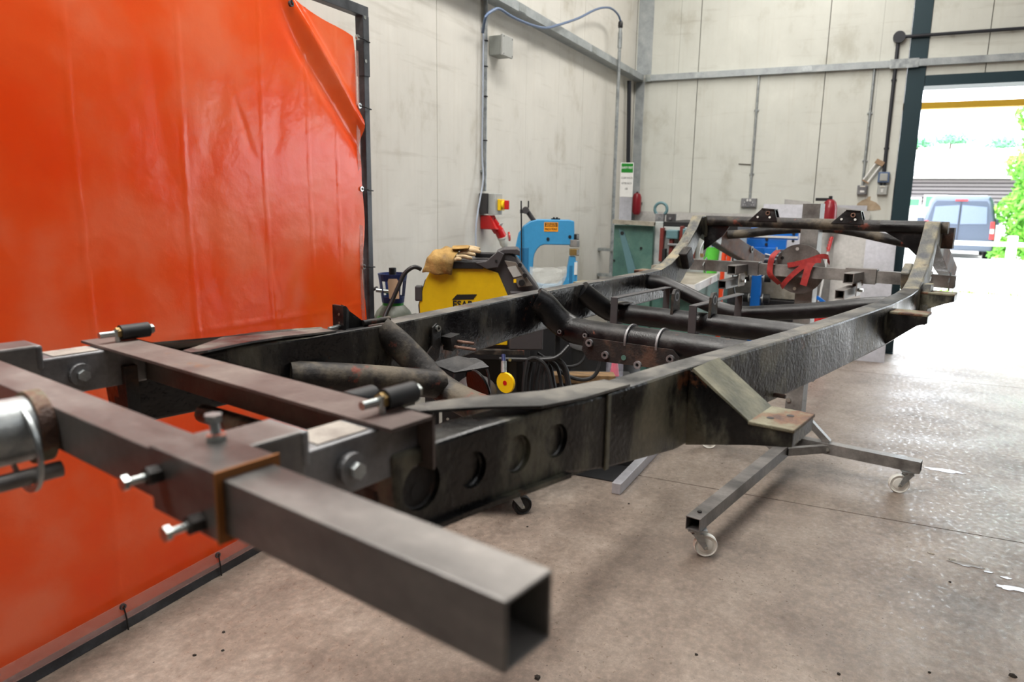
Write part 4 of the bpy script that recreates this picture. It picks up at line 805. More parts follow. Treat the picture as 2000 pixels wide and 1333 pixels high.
# sleeves with arms
for s in (-1, 1):
    v0 = s * .41
    B().rect_tube((-3.876, v0 + .066, 1.245), (-3.876, v0 - .066, 1.245), .070, .074, .004).make('sliding_sleeve', 'mill', ns, bevel=.004)
    B().lohi((-3.913, v0 - .0685, 1.207), (-3.839, v0 - .0655, 1.283)).make('rust_edge', 'rust_edge', ns)
    B().lohi((-3.845, s * .385 - .037, 1.208), (-3.765, s * .385 + .037, 1.278), .004).make('sleeve_arm', 'mill', ns)
    B().box((-3.765, s * .385, 1.255), (.012, .078, .045)).make('weld_bead', 'greysteel', ns, bevel=.004)
    a = B(); yc = s * .385
    a.lohi((-3.77, yc - .033, 1.244), (-3.575, yc + .033, 1.250)); a.lohi((-3.77, yc - .036, 1.176), (-3.575, yc - .030, 1.250)); a.lohi((-3.77, yc + .030, 1.176), (-3.575, yc + .036, 1.250))
    ar = a.make('channel_arm', 'greysteel', ns, bevel=.004)
    B().lohi((-3.74, yc - .028, 1.2502), (-3.66, yc + .028, 1.252)).make('primer_patch', 'primer', ar)
    B().cyl((-3.70, yc - .048, 1.212), (-3.70, yc - .036, 1.212), .0215, 20).make('washer', 'greysteel', ar)
    B().cyl((-3.70, yc - .058, 1.212), (-3.70, yc - .046, 1.212), .011, 6).make('bolt_head', 'galv', ar)
    # clamp bolts on the camera side
    for dv, dz in ((.045, .010), (-.035, -.022)):
        B().cyl((-3.912, v0 + dv, 1.245 + dz), (-3.926, v0 + dv, 1.245 + dz), .0105, 6).make('welded_nut', 'rust_dark', ns)
        B().cyl((-3.926, v0 + dv, 1.245 + dz), (-3.945, v0 + dv, 1.245 + dz), .0042, 10).make('bolt_shank', 'zinc', ns, smooth=True)
        B().cyl((-3.945, v0 + dv, 1.245 + dz), (-3.951, v0 + dv, 1.245 + dz), .0082, 6).make('bolt_head', 'zinc', ns)
B().cyl((-3.855, -.385, 1.28), (-3.855, -.385, 1.288), .012, 6).make('welded_nut', 'zinc', ns)
B().cyl((-3.855, -.385, 1.29), (-3.857, -.385, 1.306), .0055, 10).make('bolt_shank', 'galv', ns, smooth=True)
B().cyl((-3.857, -.385, 1.304), (-3.857, -.385, 1.312), .010, 6).make('bolt_head', 'galv', ns)
# angle iron across the front of the chassis
an = B(); an.box((-3.612, 0, 1.2545), (.082, .90, .005)); an.box((-3.5735, 0, 1.218), (.005, .90, .078)); an.make('angle_iron', 'angle', ns)
for s in (-1, 1):
    bu = B().cyl((-3.605, s * .385, 1.274), (-3.548, s * .385, 1.274), .0155, 20).make('rubber_bush', 'rubber', ns, smooth=True)
    B().cyl((-3.645, s * .385, 1.274), (-3.60, s * .385, 1.274), .0062, 12).make('bolt_shank', 'zinc', ns, smooth=True)
    B().cyl((-3.613, s * .385, 1.274), (-3.605, s * .385, 1.274), .0115, 6).make('nut', 'brass', ns)
    B().cyl((-3.548, s * .385, 1.274), (-3.538, s * .385, 1.274), .010, 6).make('bolt_head', 'zinc', ns)
    B().cyl((-3.612, s * .385 - .004, 1.256), (-3.612, s * .385 - .004, 1.282), .005, 10).make('set_bolt', 'zinc', ns, smooth=True)
    B().lohi((-3.625, s * .362 - .028, 1.05), (-3.60, s * .362 + .028, 1.215)).make('end_plate', 'rust_dark', ns)
# pivot tube, collar, locking rod and upright (out of frame to the left)
B().cyl((-3.905, -.045, 1.243), (-4.36, -.045, 1.243), .043, 28).make('pivot_tube', 'galv', ns, smooth=True)
B().cyl((-3.906, -.045, 1.243), (-3.925, -.045, 1.243), .049, 28).make('pivot_collar', 'rusty_pad', ns, smooth=True)
B().cyl((-3.905, -.085, 1.19), (-4.30, -.085, 1.19), .011, 12).make('locking_rod', 'mill', ns, smooth=True)
B().pipe((-3.935, -.06, 1.22), (-3.940, -.06, 1.22), .058, .050, 28).make('keeper_ring', 'galv', ns, smooth=True)
B().rect_tube((-4.45, .0, .20), (-4.45, .0, 1.50), .09, .09, .004, up=(1, 0, 0)).make('upright', 'mill_dark', ns)
B().lohi((-4.40, -.09, 1.18), (-4.36, .09, 1.31)).make('bearing_block', 'mill_dark', ns)
B().rect_tube((-4.45, .05, .165), (-4.45, .62, .165), .062, .062, .004).make('cross_leg', 'mill_dark', ns)
B().rect_tube((-4.45, -.05, .165), (-4.45, -.60, .165), .062, .062, .004).make('cross_leg', 'mill_dark', ns)
B().rect_tube((-4.50, 0, .165), (-5.3, 0, .165), .062, .062, .004).make('long_leg', 'mill_dark', ns)
for p in ((-4.45, .57, 0), (-4.45, -.56, 0), (-5.25, 0, 0)): castor(ns, p, 1.0)

# ================================================================== WELDER AND CART
E1 = Vector((.428, -.904, 0)).normalized(); N1 = Vector((.904, .428, 0)).normalized()
WYAW = math.atan2(E1.y, E1.x)          # local x = right as seen by the photographer, local y = away
def frame(px, py, depth, z=None):
    p = at(px, py, depth); return Vector((p.x, p.y, 0))
def zof(py, depth, px=1000): return at(px, py, depth).z
WD = 3.72; KW = WD / FP
wo = frame(900, 600, WD)
def lx(px): return (px - 900) * KW
def lz(py, px=900): return at(px, py, WD).z
ct = thing('welder_cart', 'black wheeled welding cart behind the left chassis rail', 'cart', wo, WYAW)
ZS = lz(686) 
for x in (-.17, .27):
    for y in (.04, .34): B().lohi((x - .02, y - .02, .10), (x + .02, y + .02, ZS + .02)).make('upright', 'black', ct)
B().lohi((.34, .34, .122), (.46, .46, .16), .004).make('rear_outrigger', 'black', ct)
B().lohi((-.22, .0, ZS - .03), (.33, .40, ZS), .004).make('shelf', 'tube_brown', ct)
B().lohi((-.22, -.33, .122), (.33, .45, .16), .004).make('base_shelf', 'black', ct)
B().lohi((-.05, .36, .16), (.33, .38, ZS - .03)).make('back_panel', 'black', ct)
B().lohi((-.10, .02, .16), (.02, .06, ZS - .03)).make('side_panel', 'black', ct)
B().lohi((-.22, -.002, ZS - .05), (.33, .004, ZS - .028)).make('shelf_lip', 'black', ct)
B().tube([(.20, -.02, ZS - .045), (.42, -.02, ZS - .045), (.50, -.02, ZS - .03), (.56, .02, ZS + .02)], .012, 10, smooth=4).make('push_handle', 'black', ct, smooth=True)
for x in (.22, .255): B().cyl((x, -.036, ZS - .045), (x, -.02, ZS - .045), .0085, 10).make('bolt_head', 'zinc', ct)
for x, z in ((-.07, .40), (-.068, .46), (-.06, .575)): B().cyl((x, .018, z), (x, .01, z), .008, 10).make('bolt_head', 'zinc', ct)
for x, y in ((.285, -.285), (-.17, -.285), (.42, .40), (-.17, .40)): castor(ct, (x, y, 0), 0.3, 'rubber', 'galv', .048, .122)
wd = thing('welding_machine', 'yellow and dark grey welding machine standing on the black cart', 'welder', wo, WYAW)
yz = {k: lz(k) for k in (495, 500, 520, 523, 545, 570, 600, 640, 690, 560, 530, 510)}
zb0 = ZS
prof = [(lx(822), zb0), (lx(815), lz(600)), (lx(828), lz(550)), (lx(850), lz(520)), (lx(880), lz(508)), (lx(965), lz(508)), (lx(985), lz(490)), (lx(1005), lz(500)), (lx(1050), lz(560)), (lx(1058), lz(575)), (lx(1058), zb0)]
B().prism([(x, .03, z) for x, z in prof], (0, .25, 0)).make('casing', 'darkgrey', wd, bevel=.008)
yp = [(lx(822), zb0 + .02), (lx(818), lz(590)), (lx(832), lz(545)), (lx(842), lz(526)), (lx(944), lz(522)), (lx(972), lz(532)), (lx(992), lz(578)), (lx(992), zb0 + .02)]
B().prism([(x, .018, z) for x, z in yp], (0, .02, 0)).make('side_panel', 'yellow', wd, bevel=.004)
B().lohi((lx(868), .004, lz(524)), (lx(944), .04, lz(510)), .003).make('top_rail', 'black', wd)
B().lohi((lx(810), .01, lz(590)), (lx(824), .06, lz(560)), .006).make('corner_guard', 'darkgrey', wd)
B().prism([(lx(928), .0, lz(512)), (lx(950), .0, lz(508)), (lx(972), .0, lz(488)), (lx(984), .0, lz(494)), (lx(972), .0, lz(520)), (lx(950), .0, lz(524))], (0, .05, 0)).make('handle_bracket', 'darkgrey', wd, bevel=.003)
B().prism([(lx(968), .02, lz(492)), (lx(982), .02, lz(485)), (lx(1008), .02, lz(484)), (lx(1014), .02, lz(488)), (lx(1014), .02, lz(498)), (lx(1000), .02, lz(494)), (lx(984), .02, lz(494)), (lx(972), .02, lz(500))], (0, .2, 0)).make('carry_handle', 'darkgrey', wd, bevel=.004)
B().lohi((lx(925), .10, lz(505)), (lx(975), .16, lz(495)), .006).make('top_bar', 'black', wd)
B().cyl((lx(968), -.004, lz(507)), (lx(968), .004, lz(507)), .006, 10).make('screw', 'black', wd)
# sloping control panel
cpn = [(lx(984), .012, lz(507)), (lx(1006), .012, lz(510)), (lx(1040), .012, lz(556)), (lx(1012), .012, lz(560))]
pan = B().prism(cpn, (0, .01, 0)).make('control_panel', 'panelgrey', wd, bevel=.002)
B().prism([(lx(990), .008, lz(520)), (lx(1006), .008, lz(517)), (lx(1018), .008, lz(536)), (lx(1002), .008, lz(540))], (0, .006, 0)).make('display', 'midgrey', pan)
for px, py, r in ((1014, 515, .011), (1024, 535, .012), (1018, 550, .016)): B().cyl((lx(px), -.008, lz(py)), (lx(px), .012, lz(py)), r, 14).make('knob', 'black', pan, smooth=True)
B().box((lx(1005), .008, lz(547)), (.014, .003, .018)).make('warning_label', 'brightyellow', pan)
B().lohi((lx(996), .0, zb0), (lx(1062), .05, lz(568)), .006).make('bumper', 'darkgrey', wd)
# maker's mark on the yellow side
lo = B().prism([(lx(882), .016, lz(587)), (lx(924), .016, lz(585)), (lx(931), .016, lz(575)), (lx(892), .016, lz(576))], (0, .003, 0)).make('logo', 'logo', wd)
text_mesh('ESAB', .050, 'lettering', 'logo', wd, (lx(903), .016, lz(596)), (1, 0, 0), (0, 0, 1), True, .001, .95)
# gloves
gl = thing('welding_glove', 'tan leather welding gauntlet draped over the top left of the yellow welder', 'glove', wo, WYAW)
rg = random.Random(2); rows = []
CT = catmull([Vector(p) for p in ((lx(826), .0, lz(532)), (lx(830), -.008, lz(518)), (lx(838), -.006, lz(500)), (lx(850), .05, lz(490)), (lx(866), .13, lz(486)))], 5)
CB = catmull([Vector(p) for p in ((lx(882), .0, lz(536)), (lx(884), -.010, lz(524)), (lx(887), -.010, lz(508)), (lx(893), .04, lz(493)), (lx(903), .12, lz(486)))], 5)
bm = bmesh.new(); G = []
for i, (a, c) in enumerate(zip(CT, CB)):
    r = []
    for j in range(15):
        t = j / 14; p = a.lerp(c, t); p = p + Vector((0, -.010 * math.sin(t * math.pi) - .004 * math.sin(t * 14 + i * .5), .004 * math.sin(t * 9 + i)))
        r.append(bm.verts.new(p))
    G.append(r)
for i in range(len(G) - 1):
    for j in range(14): bm.faces.new((G[i][j], G[i + 1][j], G[i + 1][j + 1], G[i][j + 1])).smooth = True
me = bpy.data.meshes.new('cuff'); bm.to_mesh(me); bm.free(); me.materials.append(M['leather']); o = bpy.data.objects.new('cuff', me); COL.objects.link(o); o.parent = gl
so_ = o.modifiers.new('thick', 'SOLIDIFY'); so_.thickness = .004
def finger(px0, py0, px1, py1, y, r, mat, parent):
    a = Vector((lx(px0), y, lz(py0))); c = Vector((lx(px1), y - .01, lz(py1))); mid = (a + c) / 2 + Vector((0, 0, .006))
    P = catmull([a, mid, c], 6); rr = [r * (.75 + .25 * math.sin(math.pi * k / (len(P) - 1))) * (1 if k < len(P) - 1 else .5) for k in range(len(P))]
    return B().tube(P, rr, 10).make('finger', mat, parent, smooth=True)
for q in ((886, 508, 902, 505, .0, .009), (888, 501, 922, 504, .02, .010), (893, 496, 928, 498, .05, .0105), (896, 490, 934, 489, .08, .0105), (898, 487, 930, 486, .11, .010)): finger(*q, 'leather_pale', gl)
g2 = thing('welding_glove', 'second tan leather glove folded on top of the welding gauntlet', 'glove', wo, WYAW)
B().prism([(lx(881), .02, lz(486)), (lx(914), .02, lz(484)), (lx(916), .06, lz(487)), (lx(902), .10, lz(492)), (lx(884), .05, lz(491))], (0, .05, .014)).make('cuff', 'leather', g2, bevel=.006)
for q in ((905, 490, 938, 492, .055, .011), (912, 488, 936, 487, .09, .010)): finger(*q, 'leather_pale', g2)
# cable from welder to the bottle side
def wp(px, py, dp): return at(px, py, dp)
tag(B().tube([wp(822, 526, 3.68), wp(808, 522, 3.66), wp(790, 535, 3.66), (wp(778, 560, 3.66)), wp(765, 590, 3.66), wp(750, 625, 3.64), wp(745, 680, 3.6)], .011, 10, smooth=5).make('torch_cable', 'black', smooth=True), 'thick black cable arching out of the left end of the welder', 'cable')
# cylinder
cd = 3.98; cpn_ = at(768, 600, cd); gb = thing('gas_cylinder', 'green-grey gas cylinder with a navy guard standing left of the welder', 'cylinder', (cpn_.x, cpn_.y, 0), WYAW)
zc = lambda py: at(768, py, cd).z
B().lathe([(.10, 0), (.112, .02), (.112, zc(640)), (.108, zc(622)), (.092, zc(608)), (.066, zc(598)), (.052, zc(594)), (.05, zc(590))], (0, 0, 0), 28).make('shell', 'bottle', gb, smooth=True)
B().cyl((0, 0, zc(597)), (0, 0, zc(589)), .058, 24).make('neck_ring', 'green', gb, smooth=True)
b = B(); n = 24
for k in range(n):
    a0, a1 = 2 * math.pi * k / n, 2 * math.pi * (k + 1) / n
    for (z0, z1, r0, r1) in ((zc(590), zc(578), .060, .064), (zc(547), zc(533), .074, .080)):
        b.hexa([Vector((math.cos(a) * q, math.sin(a) * q, z)) for z, (ri, ro) in ((z0, (r0 - .005, r0)), (z1, (r1 - .005, r1))) for a, q in ((a0, ri), (a1, ri), (a1, ro), (a0, ro))])
    if k % 6 in (0, 1, 2):
        b.hexa([Vector((math.cos(a) * q, math.sin(a) * q, z)) for z, (ri, ro) in ((zc(578), (.059, .064)), (zc(547), (.069, .074))) for a, q in ((a0, ri), (a1, ri), (a1, ro), (a0, ro))])
b.make('valve_guard', 'navy', gb)
B().cyl((0, 0, zc(590)), (0, 0, zc(545)), .013, 12).make('valve_stem', 'brass', gb, smooth=True); B().cyl((0, 0, zc(545)), (0, 0, zc(522)), .020, 16).make('valve_knob', 'black', gb, smooth=True)
B().cyl((-.012, -.03, zc(568)), (-.085, -.035, zc(565)), .012, 10).make('regulator', 'zinc', gb, smooth=True)
tag(B().prism([wp(759, 545, 3.87), wp(775, 545, 3.87), wp(778, 550, 3.87), wp(780, 584, 3.87), wp(760, 584, 3.87), wp(757, 550, 3.87)], N1 * .001).make('paper_tag', 'card'), 'brown card tag hanging from the gas cylinder valve', 'tag')
tag(B().tube([wp(738, 562, 3.95), wp(724, 570, 3.95), wp(717, 590, 3.95), wp(716, 615, 3.95), wp(722, 650, 3.9)], .009, 10, smooth=5).make('gas_hose', 'black', smooth=True), 'black hose curling from the cylinder regulator down by the screen frame', 'hose')
# yellow plug reel, helmet, coiled cables on the cart
rl = thing('hanging_reel', 'yellow round tape disc hanging from the black cart', 'disc')
c_ = at(988, 748, 3.55); ax = (N1 * .8 + E1 * .55).normalized(); B().lathe([(.001, -.008), (.050, -.008), (.053, 0), (.050, .008), (.001, .008)], c_, 28, ax).make('disc', 'brightyellow', rl, smooth=True)
B().lathe([(.001, -.0095), (.012, -.0095), (.012, -.008)], c_, 12, ax).make('centre_spot', 'red', rl)
B().cyl(at(984, 728, 3.55), at(984, 706, 3.56), .014, 12).make('collar', 'galv', rl, smooth=True); B().cyl(at(984, 706, 3.56), at(983, 693, 3.57), .010, 12).make('hanger', 'navy', rl, smooth=True)
hm = thing('welding_helmet', 'dark welding helmet lying below the cart shelf', 'helmet')
hc = at(930, 772, 3.58)
B().lohi((-.09, -.26, hc.z - .012), (.24, .0, hc.z - .001), .002).make('front_tray', 'black', ct); rows = []
bm = bmesh.new(); G = []
for i in range(13):
    a = math.pi * (i / 12); r = []
    for j in range(9):
        e = math.pi / 2 * (j / 8) * .95; q = .105; p = hc + E1 * (math.cos(a) * math.cos(e) * q) - N1 * (math.sin(a) * math.cos(e) * q * .9) + Vector((0, 0, math.sin(e) * q * .95))
        r.append(bm.verts.new(p))
    G.append(r)
for i in range(12):
    for j in range(8): bm.faces.new((G[i][j], G[i + 1][j], G[i + 1][j + 1], G[i][j + 1])).smooth = True
me = bpy.data.meshes.new('shell'); bm.to_mesh(me); bm.free(); me.materials.append(M['darkgrey']); o = bpy.data.objects.new('shell', me); COL.objects.link(o); o.parent = hm; o.modifiers.new('t', 'SOLIDIFY').thickness = .004
B().box(hc - N1 * .098 + Vector((0, 0, .03)), (.09, .012, .05), Matrix.Rotation(WYAW, 3, 'Z'), .004).make('visor', 'black', hm)
B().tube([at(885, 745, 3.3), at(892, 720, 3.3), at(905, 706, 3.3), at(925, 702, 3.3), at(945, 712, 3.3), at(955, 740, 3.3), at(955, 790, 3.3)], .006, 8, smooth=5).make('headband', 'black', hm, smooth=True)
for k, (x0, dx, dp) in enumerate(((1062, 20, 3.86), (1074, 22, 3.83), (1084, 24, 3.80), (1092, 20, 3.77), (1052, 24, 3.74))):
    tag(B().tube([at(x0 - 22, 703, dp), at(x0 - 6, 700, dp), at(x0 + dx * .6, 716, dp), at(x0 + dx, 750, dp), at(x0 + dx + 6, 800, dp), at(x0 + dx - 4, 850, dp), at(x0 - 12, 880, dp), at(x0 - 26, 850, dp), at(x0 - 30, 760, dp), at(x0 - 22, 703, dp)], .010, 8, smooth=5).make('coiled_cable', 'rubber', smooth=True),
        ('leftmost', 'second', 'middle', 'rightmost', 'nearest')[k] + (' loop' if k != 1 else ' loop from the left') + ' of black welding cable at the right end of the cart', 'cable', 'coiled cables on the cart')
tag(B().tube([at(1050, 690, 3.9), at(1075, 705, 3.9), at(1105, 716, 3.9), at(1130, 712, 3.9), at(1143, 695, 3.9), at(1142, 672, 3.9), at(1136, 650, 3.95)], .008, 8, smooth=5).make('loose_cable', 'rubber', smooth=True), 'shorter black cable looping in front of the grey drum', 'cable')
tag(B().tube([at(1070, 700, 3.85), at(1100, 730, 3.85), at(1135, 742, 3.85), at(1160, 735, 3.85), at(1172, 710, 3.85), at(1172, 680, 3.85), at(1162, 655, 3.9)], .011, 8, smooth=5).make('loose_cable', 'rubber', smooth=True), 'longer black cable looping in front of the grey drum', 'cable')
tz = at(1140, 738, 4.25).z - .025; tq = at(1200, 730, 4.4); tag(B().box((tq.x, tq.y, tz + .06), (.09, .10, .12), Matrix.Rotation(WYAW, 3, 'Z'), .004).make('plastic_tub', M['cleartub']), 'clear plastic tub with something pink behind the chassis plate', 'tub')
tag(B().cyl((tq.x, tq.y, tz + .004), (tq.x, tq.y, tz + .11), .030, 12, .015).make('pink_cone', 'pink', smooth=True), 'fluorescent pink cone standing inside the clear tub', 'cone')
# drum and shelf unit under the blue machine
dc = at(1185, 640, 4.98); dr = thing('steel_drum', 'grey-topped black drum under the gearbox cross tube', 'drum', (dc.x, dc.y, 0))
B().lathe([(.23, .0), (.24, .02), (.24, .30), (.245, .31), (.24, .32), (.24, .56), (.001, .56)], (0, 0, 0), 32).make('shell', 'rubber', dr, smooth=True)
B().lathe([(.001, .561), (.25, .561), (.255, .575), (.25, .60), (.001, .60)], (0, 0, 0), 32).make('lid', 'greysteel', dr, smooth=True)
pl = thing('timber_block', 'worn timber block lying in front of the black drum', 'timber')
tb = at(1140, 738, 4.25); B().box(tb, (.36, .10, .05), Matrix.Rotation(WYAW, 3, 'Z'), .004).make('block', 'wood', pl)
ft_ = at(1165, 738, 4.38); cr = thing('black_crate', 'black crate holding the timber block and the clear tub', 'crate', (ft_.x, ft_.y, 0), WYAW); B().lohi((-.25, -.17, 0), (.22, .16, tb.z - .027), .004).make('body', 'rubber', cr); B().lohi((-.252, -.175, tb.z - .07), (.222, .165, tb.z - .05), .002).make('rim', 'darkgrey', cr)

# ================================================================== BLUE SHRINKING MACHINE
SD = 5.15; KS = SD / FP; s0 = at(1065, 500, SD); sh = thing('metal_shrinker', 'light blue C-shaped shrinking machine with chrome jaws by the left wall', 'machine', (s0.x, s0.y, 0), WYAW)
def sx(px): return (px - 1065) * KS
def sz(py): return at(1065, py, SD).z
outer = [(1018, 600), (1008, 545), (1006, 490), (1009, 465), (1018, 446), (1030, 434), (1045, 428.5), (1112, 428.5), (1119, 432), (1121, 440), (1121, 478), (1111, 480), (1111, 480)]
inner = [(1060, 478), (1050, 484), (1043, 498), (1042, 530), (1045, 545), (1060, 556), (1095, 553), (1104, 542), (1110, 512), (1112, 500), (1122, 500), (1122, 600)]
pts = [(sx(x), 0, sz(y)) for x, y in outer[:-1] + inner]
sh_b = B(); n_o = 0
# body built as a strip of hexahedra following the C
Co = [(1008, 600), (1007, 560), (1006, 520), (1007, 480), (1012, 456), (1022, 441), (1034, 432), (1048, 428.5), (1068, 428.5), (1090, 428.5), (1110, 428.5), (1119, 431)]
Ci = [(1040, 600), (1040, 560), (1041, 530), (1042, 505), (1044, 495), (1049, 486), (1055, 480), (1062, 477.5), (1072, 477.5), (1090, 477.5), (1110, 477.5), (1121, 477.5)]
b = B(); b.loft([[(sx(o[0]), -.035, sz(o[1])), (sx(i[0]), -.035, sz(i[1])), (sx(i[0]), .05, sz(i[1])), (sx(o[0]), .05, sz(o[1]))] for o, i in zip(Co, Ci)]); b.make('upper_frame', 'blue', sh, bevel=.006)
Lo = [(1006, 600), (1040, 604), (1080, 606), (1110, 606), (1122, 606)]
b = B(); b.loft([[(sx(x), -.035, sz(zt)), (sx(x), .05, sz(zt)), (sx(x), .05, sz(620)), (sx(x), -.035, sz(620))] for x, zt in ((1008, 590), (1042, 548), (1050, 554), (1062, 557), (1090, 556), (1100, 548), (1106, 536), (1110, 515), (1112, 500), (1124, 500))]); b.make('lower_frame', 'blue', sh, bevel=.006)
B().lohi((sx(1014), -.037, sz(560)), (sx(1032), -.034, sz(484)), .002).make('recess_shade', 'blue_dark', sh)  # darker blue strips paint the recess shade; the surface is not sunk
B().lohi((sx(1112), -.037, sz(560)), (sx(1118), -.034, sz(518)), .002).make('recess_shade', 'blue_dark', sh)
for px, py in ((1069, 466), (1111, 461)): B().cyl((sx(px), -.040, sz(py)), (sx(px), -.034, sz(py)), .011, 14).make('blind_hole', 'rubber', sh)
for (z0, z1, mm, x0, x1) in ((466, 456, 'black', 1119, 1129), (481, 467, 'mill_dark', 1112, 1130), (498, 485, 'brass', 1112, 1130)): 
    B().lohi((sx(x0), -.045, sz(z0)), (sx(x1), .03, sz(z1)), .003).make('jaw', mm, sh)
    B().lohi((sx(x1 - 5), -.047, sz(z0 - 1)), (sx(x1), -.044, sz(z1 + 1)), .001).make('jaw_face', 'galv', sh)
B().lohi((sx(1122), -.03, sz(620)), (sx(1128), .02, sz(510)), .002).make('side_strip', 'blue', sh)
B().lohi((sx(1121.5), -.036, sz(536)), (sx(1127.5), -.031, sz(511)), .001).make('warning_label', 'white', sh)
B().lohi((sx(1061), -.0375, sz(451.5)), (sx(1088), -.0345, sz(433.5))).make('warning_sign', 'labelorange', sh)
B().lohi((sx(1062.5), -.038, sz(442.5)), (sx(1086.5), -.0365, sz(434.8))).make('sign_band', 'logo', sh)
B().lohi((sx(1064), -.0385, sz(441.5)), (sx(1085), -.0372, sz(436))).make('sign_panel', 'labelorange', sh)
text_mesh('WARNING', .019, 'lettering', 'logo', sh, (sx(1074.5), -.0388, sz(438.7)), (1, 0, 0), (0, 0, 1), True, .0004, .85)
text_mesh('PINCH POINT', .021, 'lettering', 'logo', sh, (sx(1074.5), -.038, sz(447.3)), (1, 0, 0), (0, 0, 1), True, .0004, .66)
b = B(); b.lohi((sx(1075), -.01, sz(428.5)), (sx(1092), .02, sz(426))); b.make('top_stop', 'black', sh)
for dx in (1080, 1086): B().cyl((sx(dx), 0, sz(426)), (sx(dx), 0, sz(424)), .007, 8).make('top_bolt', 'black', sh)
B().cyl((sx(1042), -.01, sz(432)), (sx(1026), -.03, sz(410)), .017, 12).make('lever_socket', 'darkgrey', sh, smooth=True)
B().lathe([(.001, -.02), (.022, -.02), (.026, 0), (.022, .02), (.001, .02)], (sx(1025), -.04, sz(411)), 14, (0, 1, 0)).make('lever_knuckle', 'darkgrey', sh, smooth=True)
B().lohi((sx(1014), -.05, sz(417)), (sx(1024), -.03, sz(410))).make('rod_clamp', 'greysteel', sh)
for px, z1 in ((1016, 600), (1030, 406)): B().cyl((sx(px + (5 if z1 > 500 else 0)), -.06, sz(z1)), (sx(px), -.06, sz(393)), .005, 8).make('lever_rod', 'black', sh)
B().lohi((sx(1004), -.05, .0), (sx(1128), .08, sz(618))).make('pedestal', 'rubber', sh)
# clear bag of parts on the drum side
bc = at(1070, 548, 4.5); bg_ = thing('plastic_bag', 'crumpled clear plastic bag of fittings in front of the blue machine', 'bag', (bc.x, bc.y, 0), WYAW)
kb_ = 4.5 / FP; rg = random.Random(9); bm = bmesh.new(); G = []
for j in range(16):
    v = j / 15; zz = at(1070, 640 - v * 117, 4.5).z; w_ = (.06 + .045 * v) * (1 + .08 * math.sin(v * 9)); r = []
    for i in range(28):
        a = 2 * math.pi * i / 28; q = 1 + .13 * math.sin(a * 5 + v * 7) + rg.uniform(-.05, .05); dpt = .05 * (1.15 - v)
        r.append(bm.verts.new((math.cos(a) * w_ * q, math.sin(a) * dpt * q, zz + rg.uniform(-.004, .004) + (.008 * math.sin(a * 3) if j == 15 else 0))))
    G.append(r)
for j in range(15):
    for i in range(28): bm.faces.new((G[j][i], G[j][(i + 1) % 28], G[j + 1][(i + 1) % 28], G[j + 1][i]))
me = bpy.data.meshes.new('film'); bm.to_mesh(me); bm.free(); me.materials.append(M['clearbag']); o = bpy.data.objects.new('film', me); COL.objects.link(o); o.parent = bg_
for k in range(9): B().cyl((rg.uniform(-.05, .05), rg.uniform(-.01, .01), at(1070, 600, 4.5).z + k * .012), (rg.uniform(-.05, .05), rg.uniform(-.01, .01), at(1070, 598, 4.5).z + k * .012), .006, 6).make('fitting', 'greysteel', bg_)
bz = at(1070, 640, 4.5).z; stn = thing('bench_stand', 'low dark bench that carries the bag of fittings', 'stand', (bc.x, bc.y, 0), WYAW)
B().lohi((-.11, -.07, bz - .03), (.09, .07, bz - .002)).make('top', 'rubber', stn)
for x in (-.09, .07): B().lohi((x - .015, -.015, 0), (x + .015, .015, bz - .03)).make('leg', 'rubber', stn)

# ================================================================== GREEN FOLDING MACHINE
gm = thing('folding_machine', 'old green sheet metal folding machine with red clamps and pale table', 'machine')
B().lohi((6.30, 1.62, .0), (6.36, 1.975, 1.335), .004).make('end_plate', 'teal', gm)
B().lohi((6.36, 1.10, .0), (7.25, 1.95, .90), .004).make('lower_body', 'teal', gm)
B().lohi((5.55, 1.08, .12), (6.34, 1.40, .90), .004).make('table_support', 'teal', gm)
B().lohi((5.40, 1.065, .90), (6.62, 1.33, .945), .003).make('table', ['benchtop'], gm)
B().lohi((5.40, 1.055, .885), (6.62, 1.066, .945), .001).make('table_edge', 'benchedge', gm)
B().lohi((5.392, 1.055, .885), (5.402, 1.33, .945), .001).make('table_edge', 'benchedge', gm)
B().lohi((6.40, .95, .90), (7.2, 1.6, 1.30), .003).make('upper_body', 'paleface', gm)
B().lohi((6.355, 1.55, .88), (6.385, 1.62, 1.37), .003).make('face_post', 'paleface', gm)
B().lohi((6.36, .92, 1.30), (7.2, 1.55, 1.372), .003).make('top_beam', 'rubber', gm)
B().lohi((6.355, 1.15, 1.295), (6.40, 1.54, 1.33), .002).make('clamp_beam', 'paleface', gm)
for (y, z0, z1, mm) in ((1.545, 1.03, 1.32, 'redlever'), (1.52, .96, 1.14, 'rubber'), (1.46, .96, 1.25, 'redlever'), (1.375, 1.0, 1.34, 'redlever'), (1.35, .98, 1.2, 'rubber'), (1.27, 1.05, 1.26, 'redlever')):
    B().lohi((6.30, y - .016, z0), (6.355, y + .016, z1), .003).make('clamp_lever', mm, gm)
for (y0, y1, z0, z1) in ((1.40, 1.50, 1.23, 1.305), (1.27, 1.36, 1.25, 1.32)): B().lohi((6.27, y0, z0), (6.37, y1, z1), .008).make('finger_block', 'teal_block', gm)
for y in (1.44, 1.31): B().cyl((6.28, y + .04, 1.18), (6.28, y - .05, 1.18), .012, 10).make('pivot_pin', 'greysteel', gm)
B().prism([(6.292, 1.93, 1.30), (6.292, 1.88, 1.28), (6.292, 1.74, .90), (6.292, 1.70, .74), (6.292, 1.78, .74)], (.0085, 0, 0)).make('pale_stripe', 'teal_block', gm)  # slanting paler stripe across the end plate
for (y, z, r) in ((1.895, 1.265, .016), (1.72, 1.14, .010), (1.96, 1.02, .008)): B().cyl((6.285, y, z), (6.30, y, z), r, 12).make('bolt_head', 'rubber', gm)
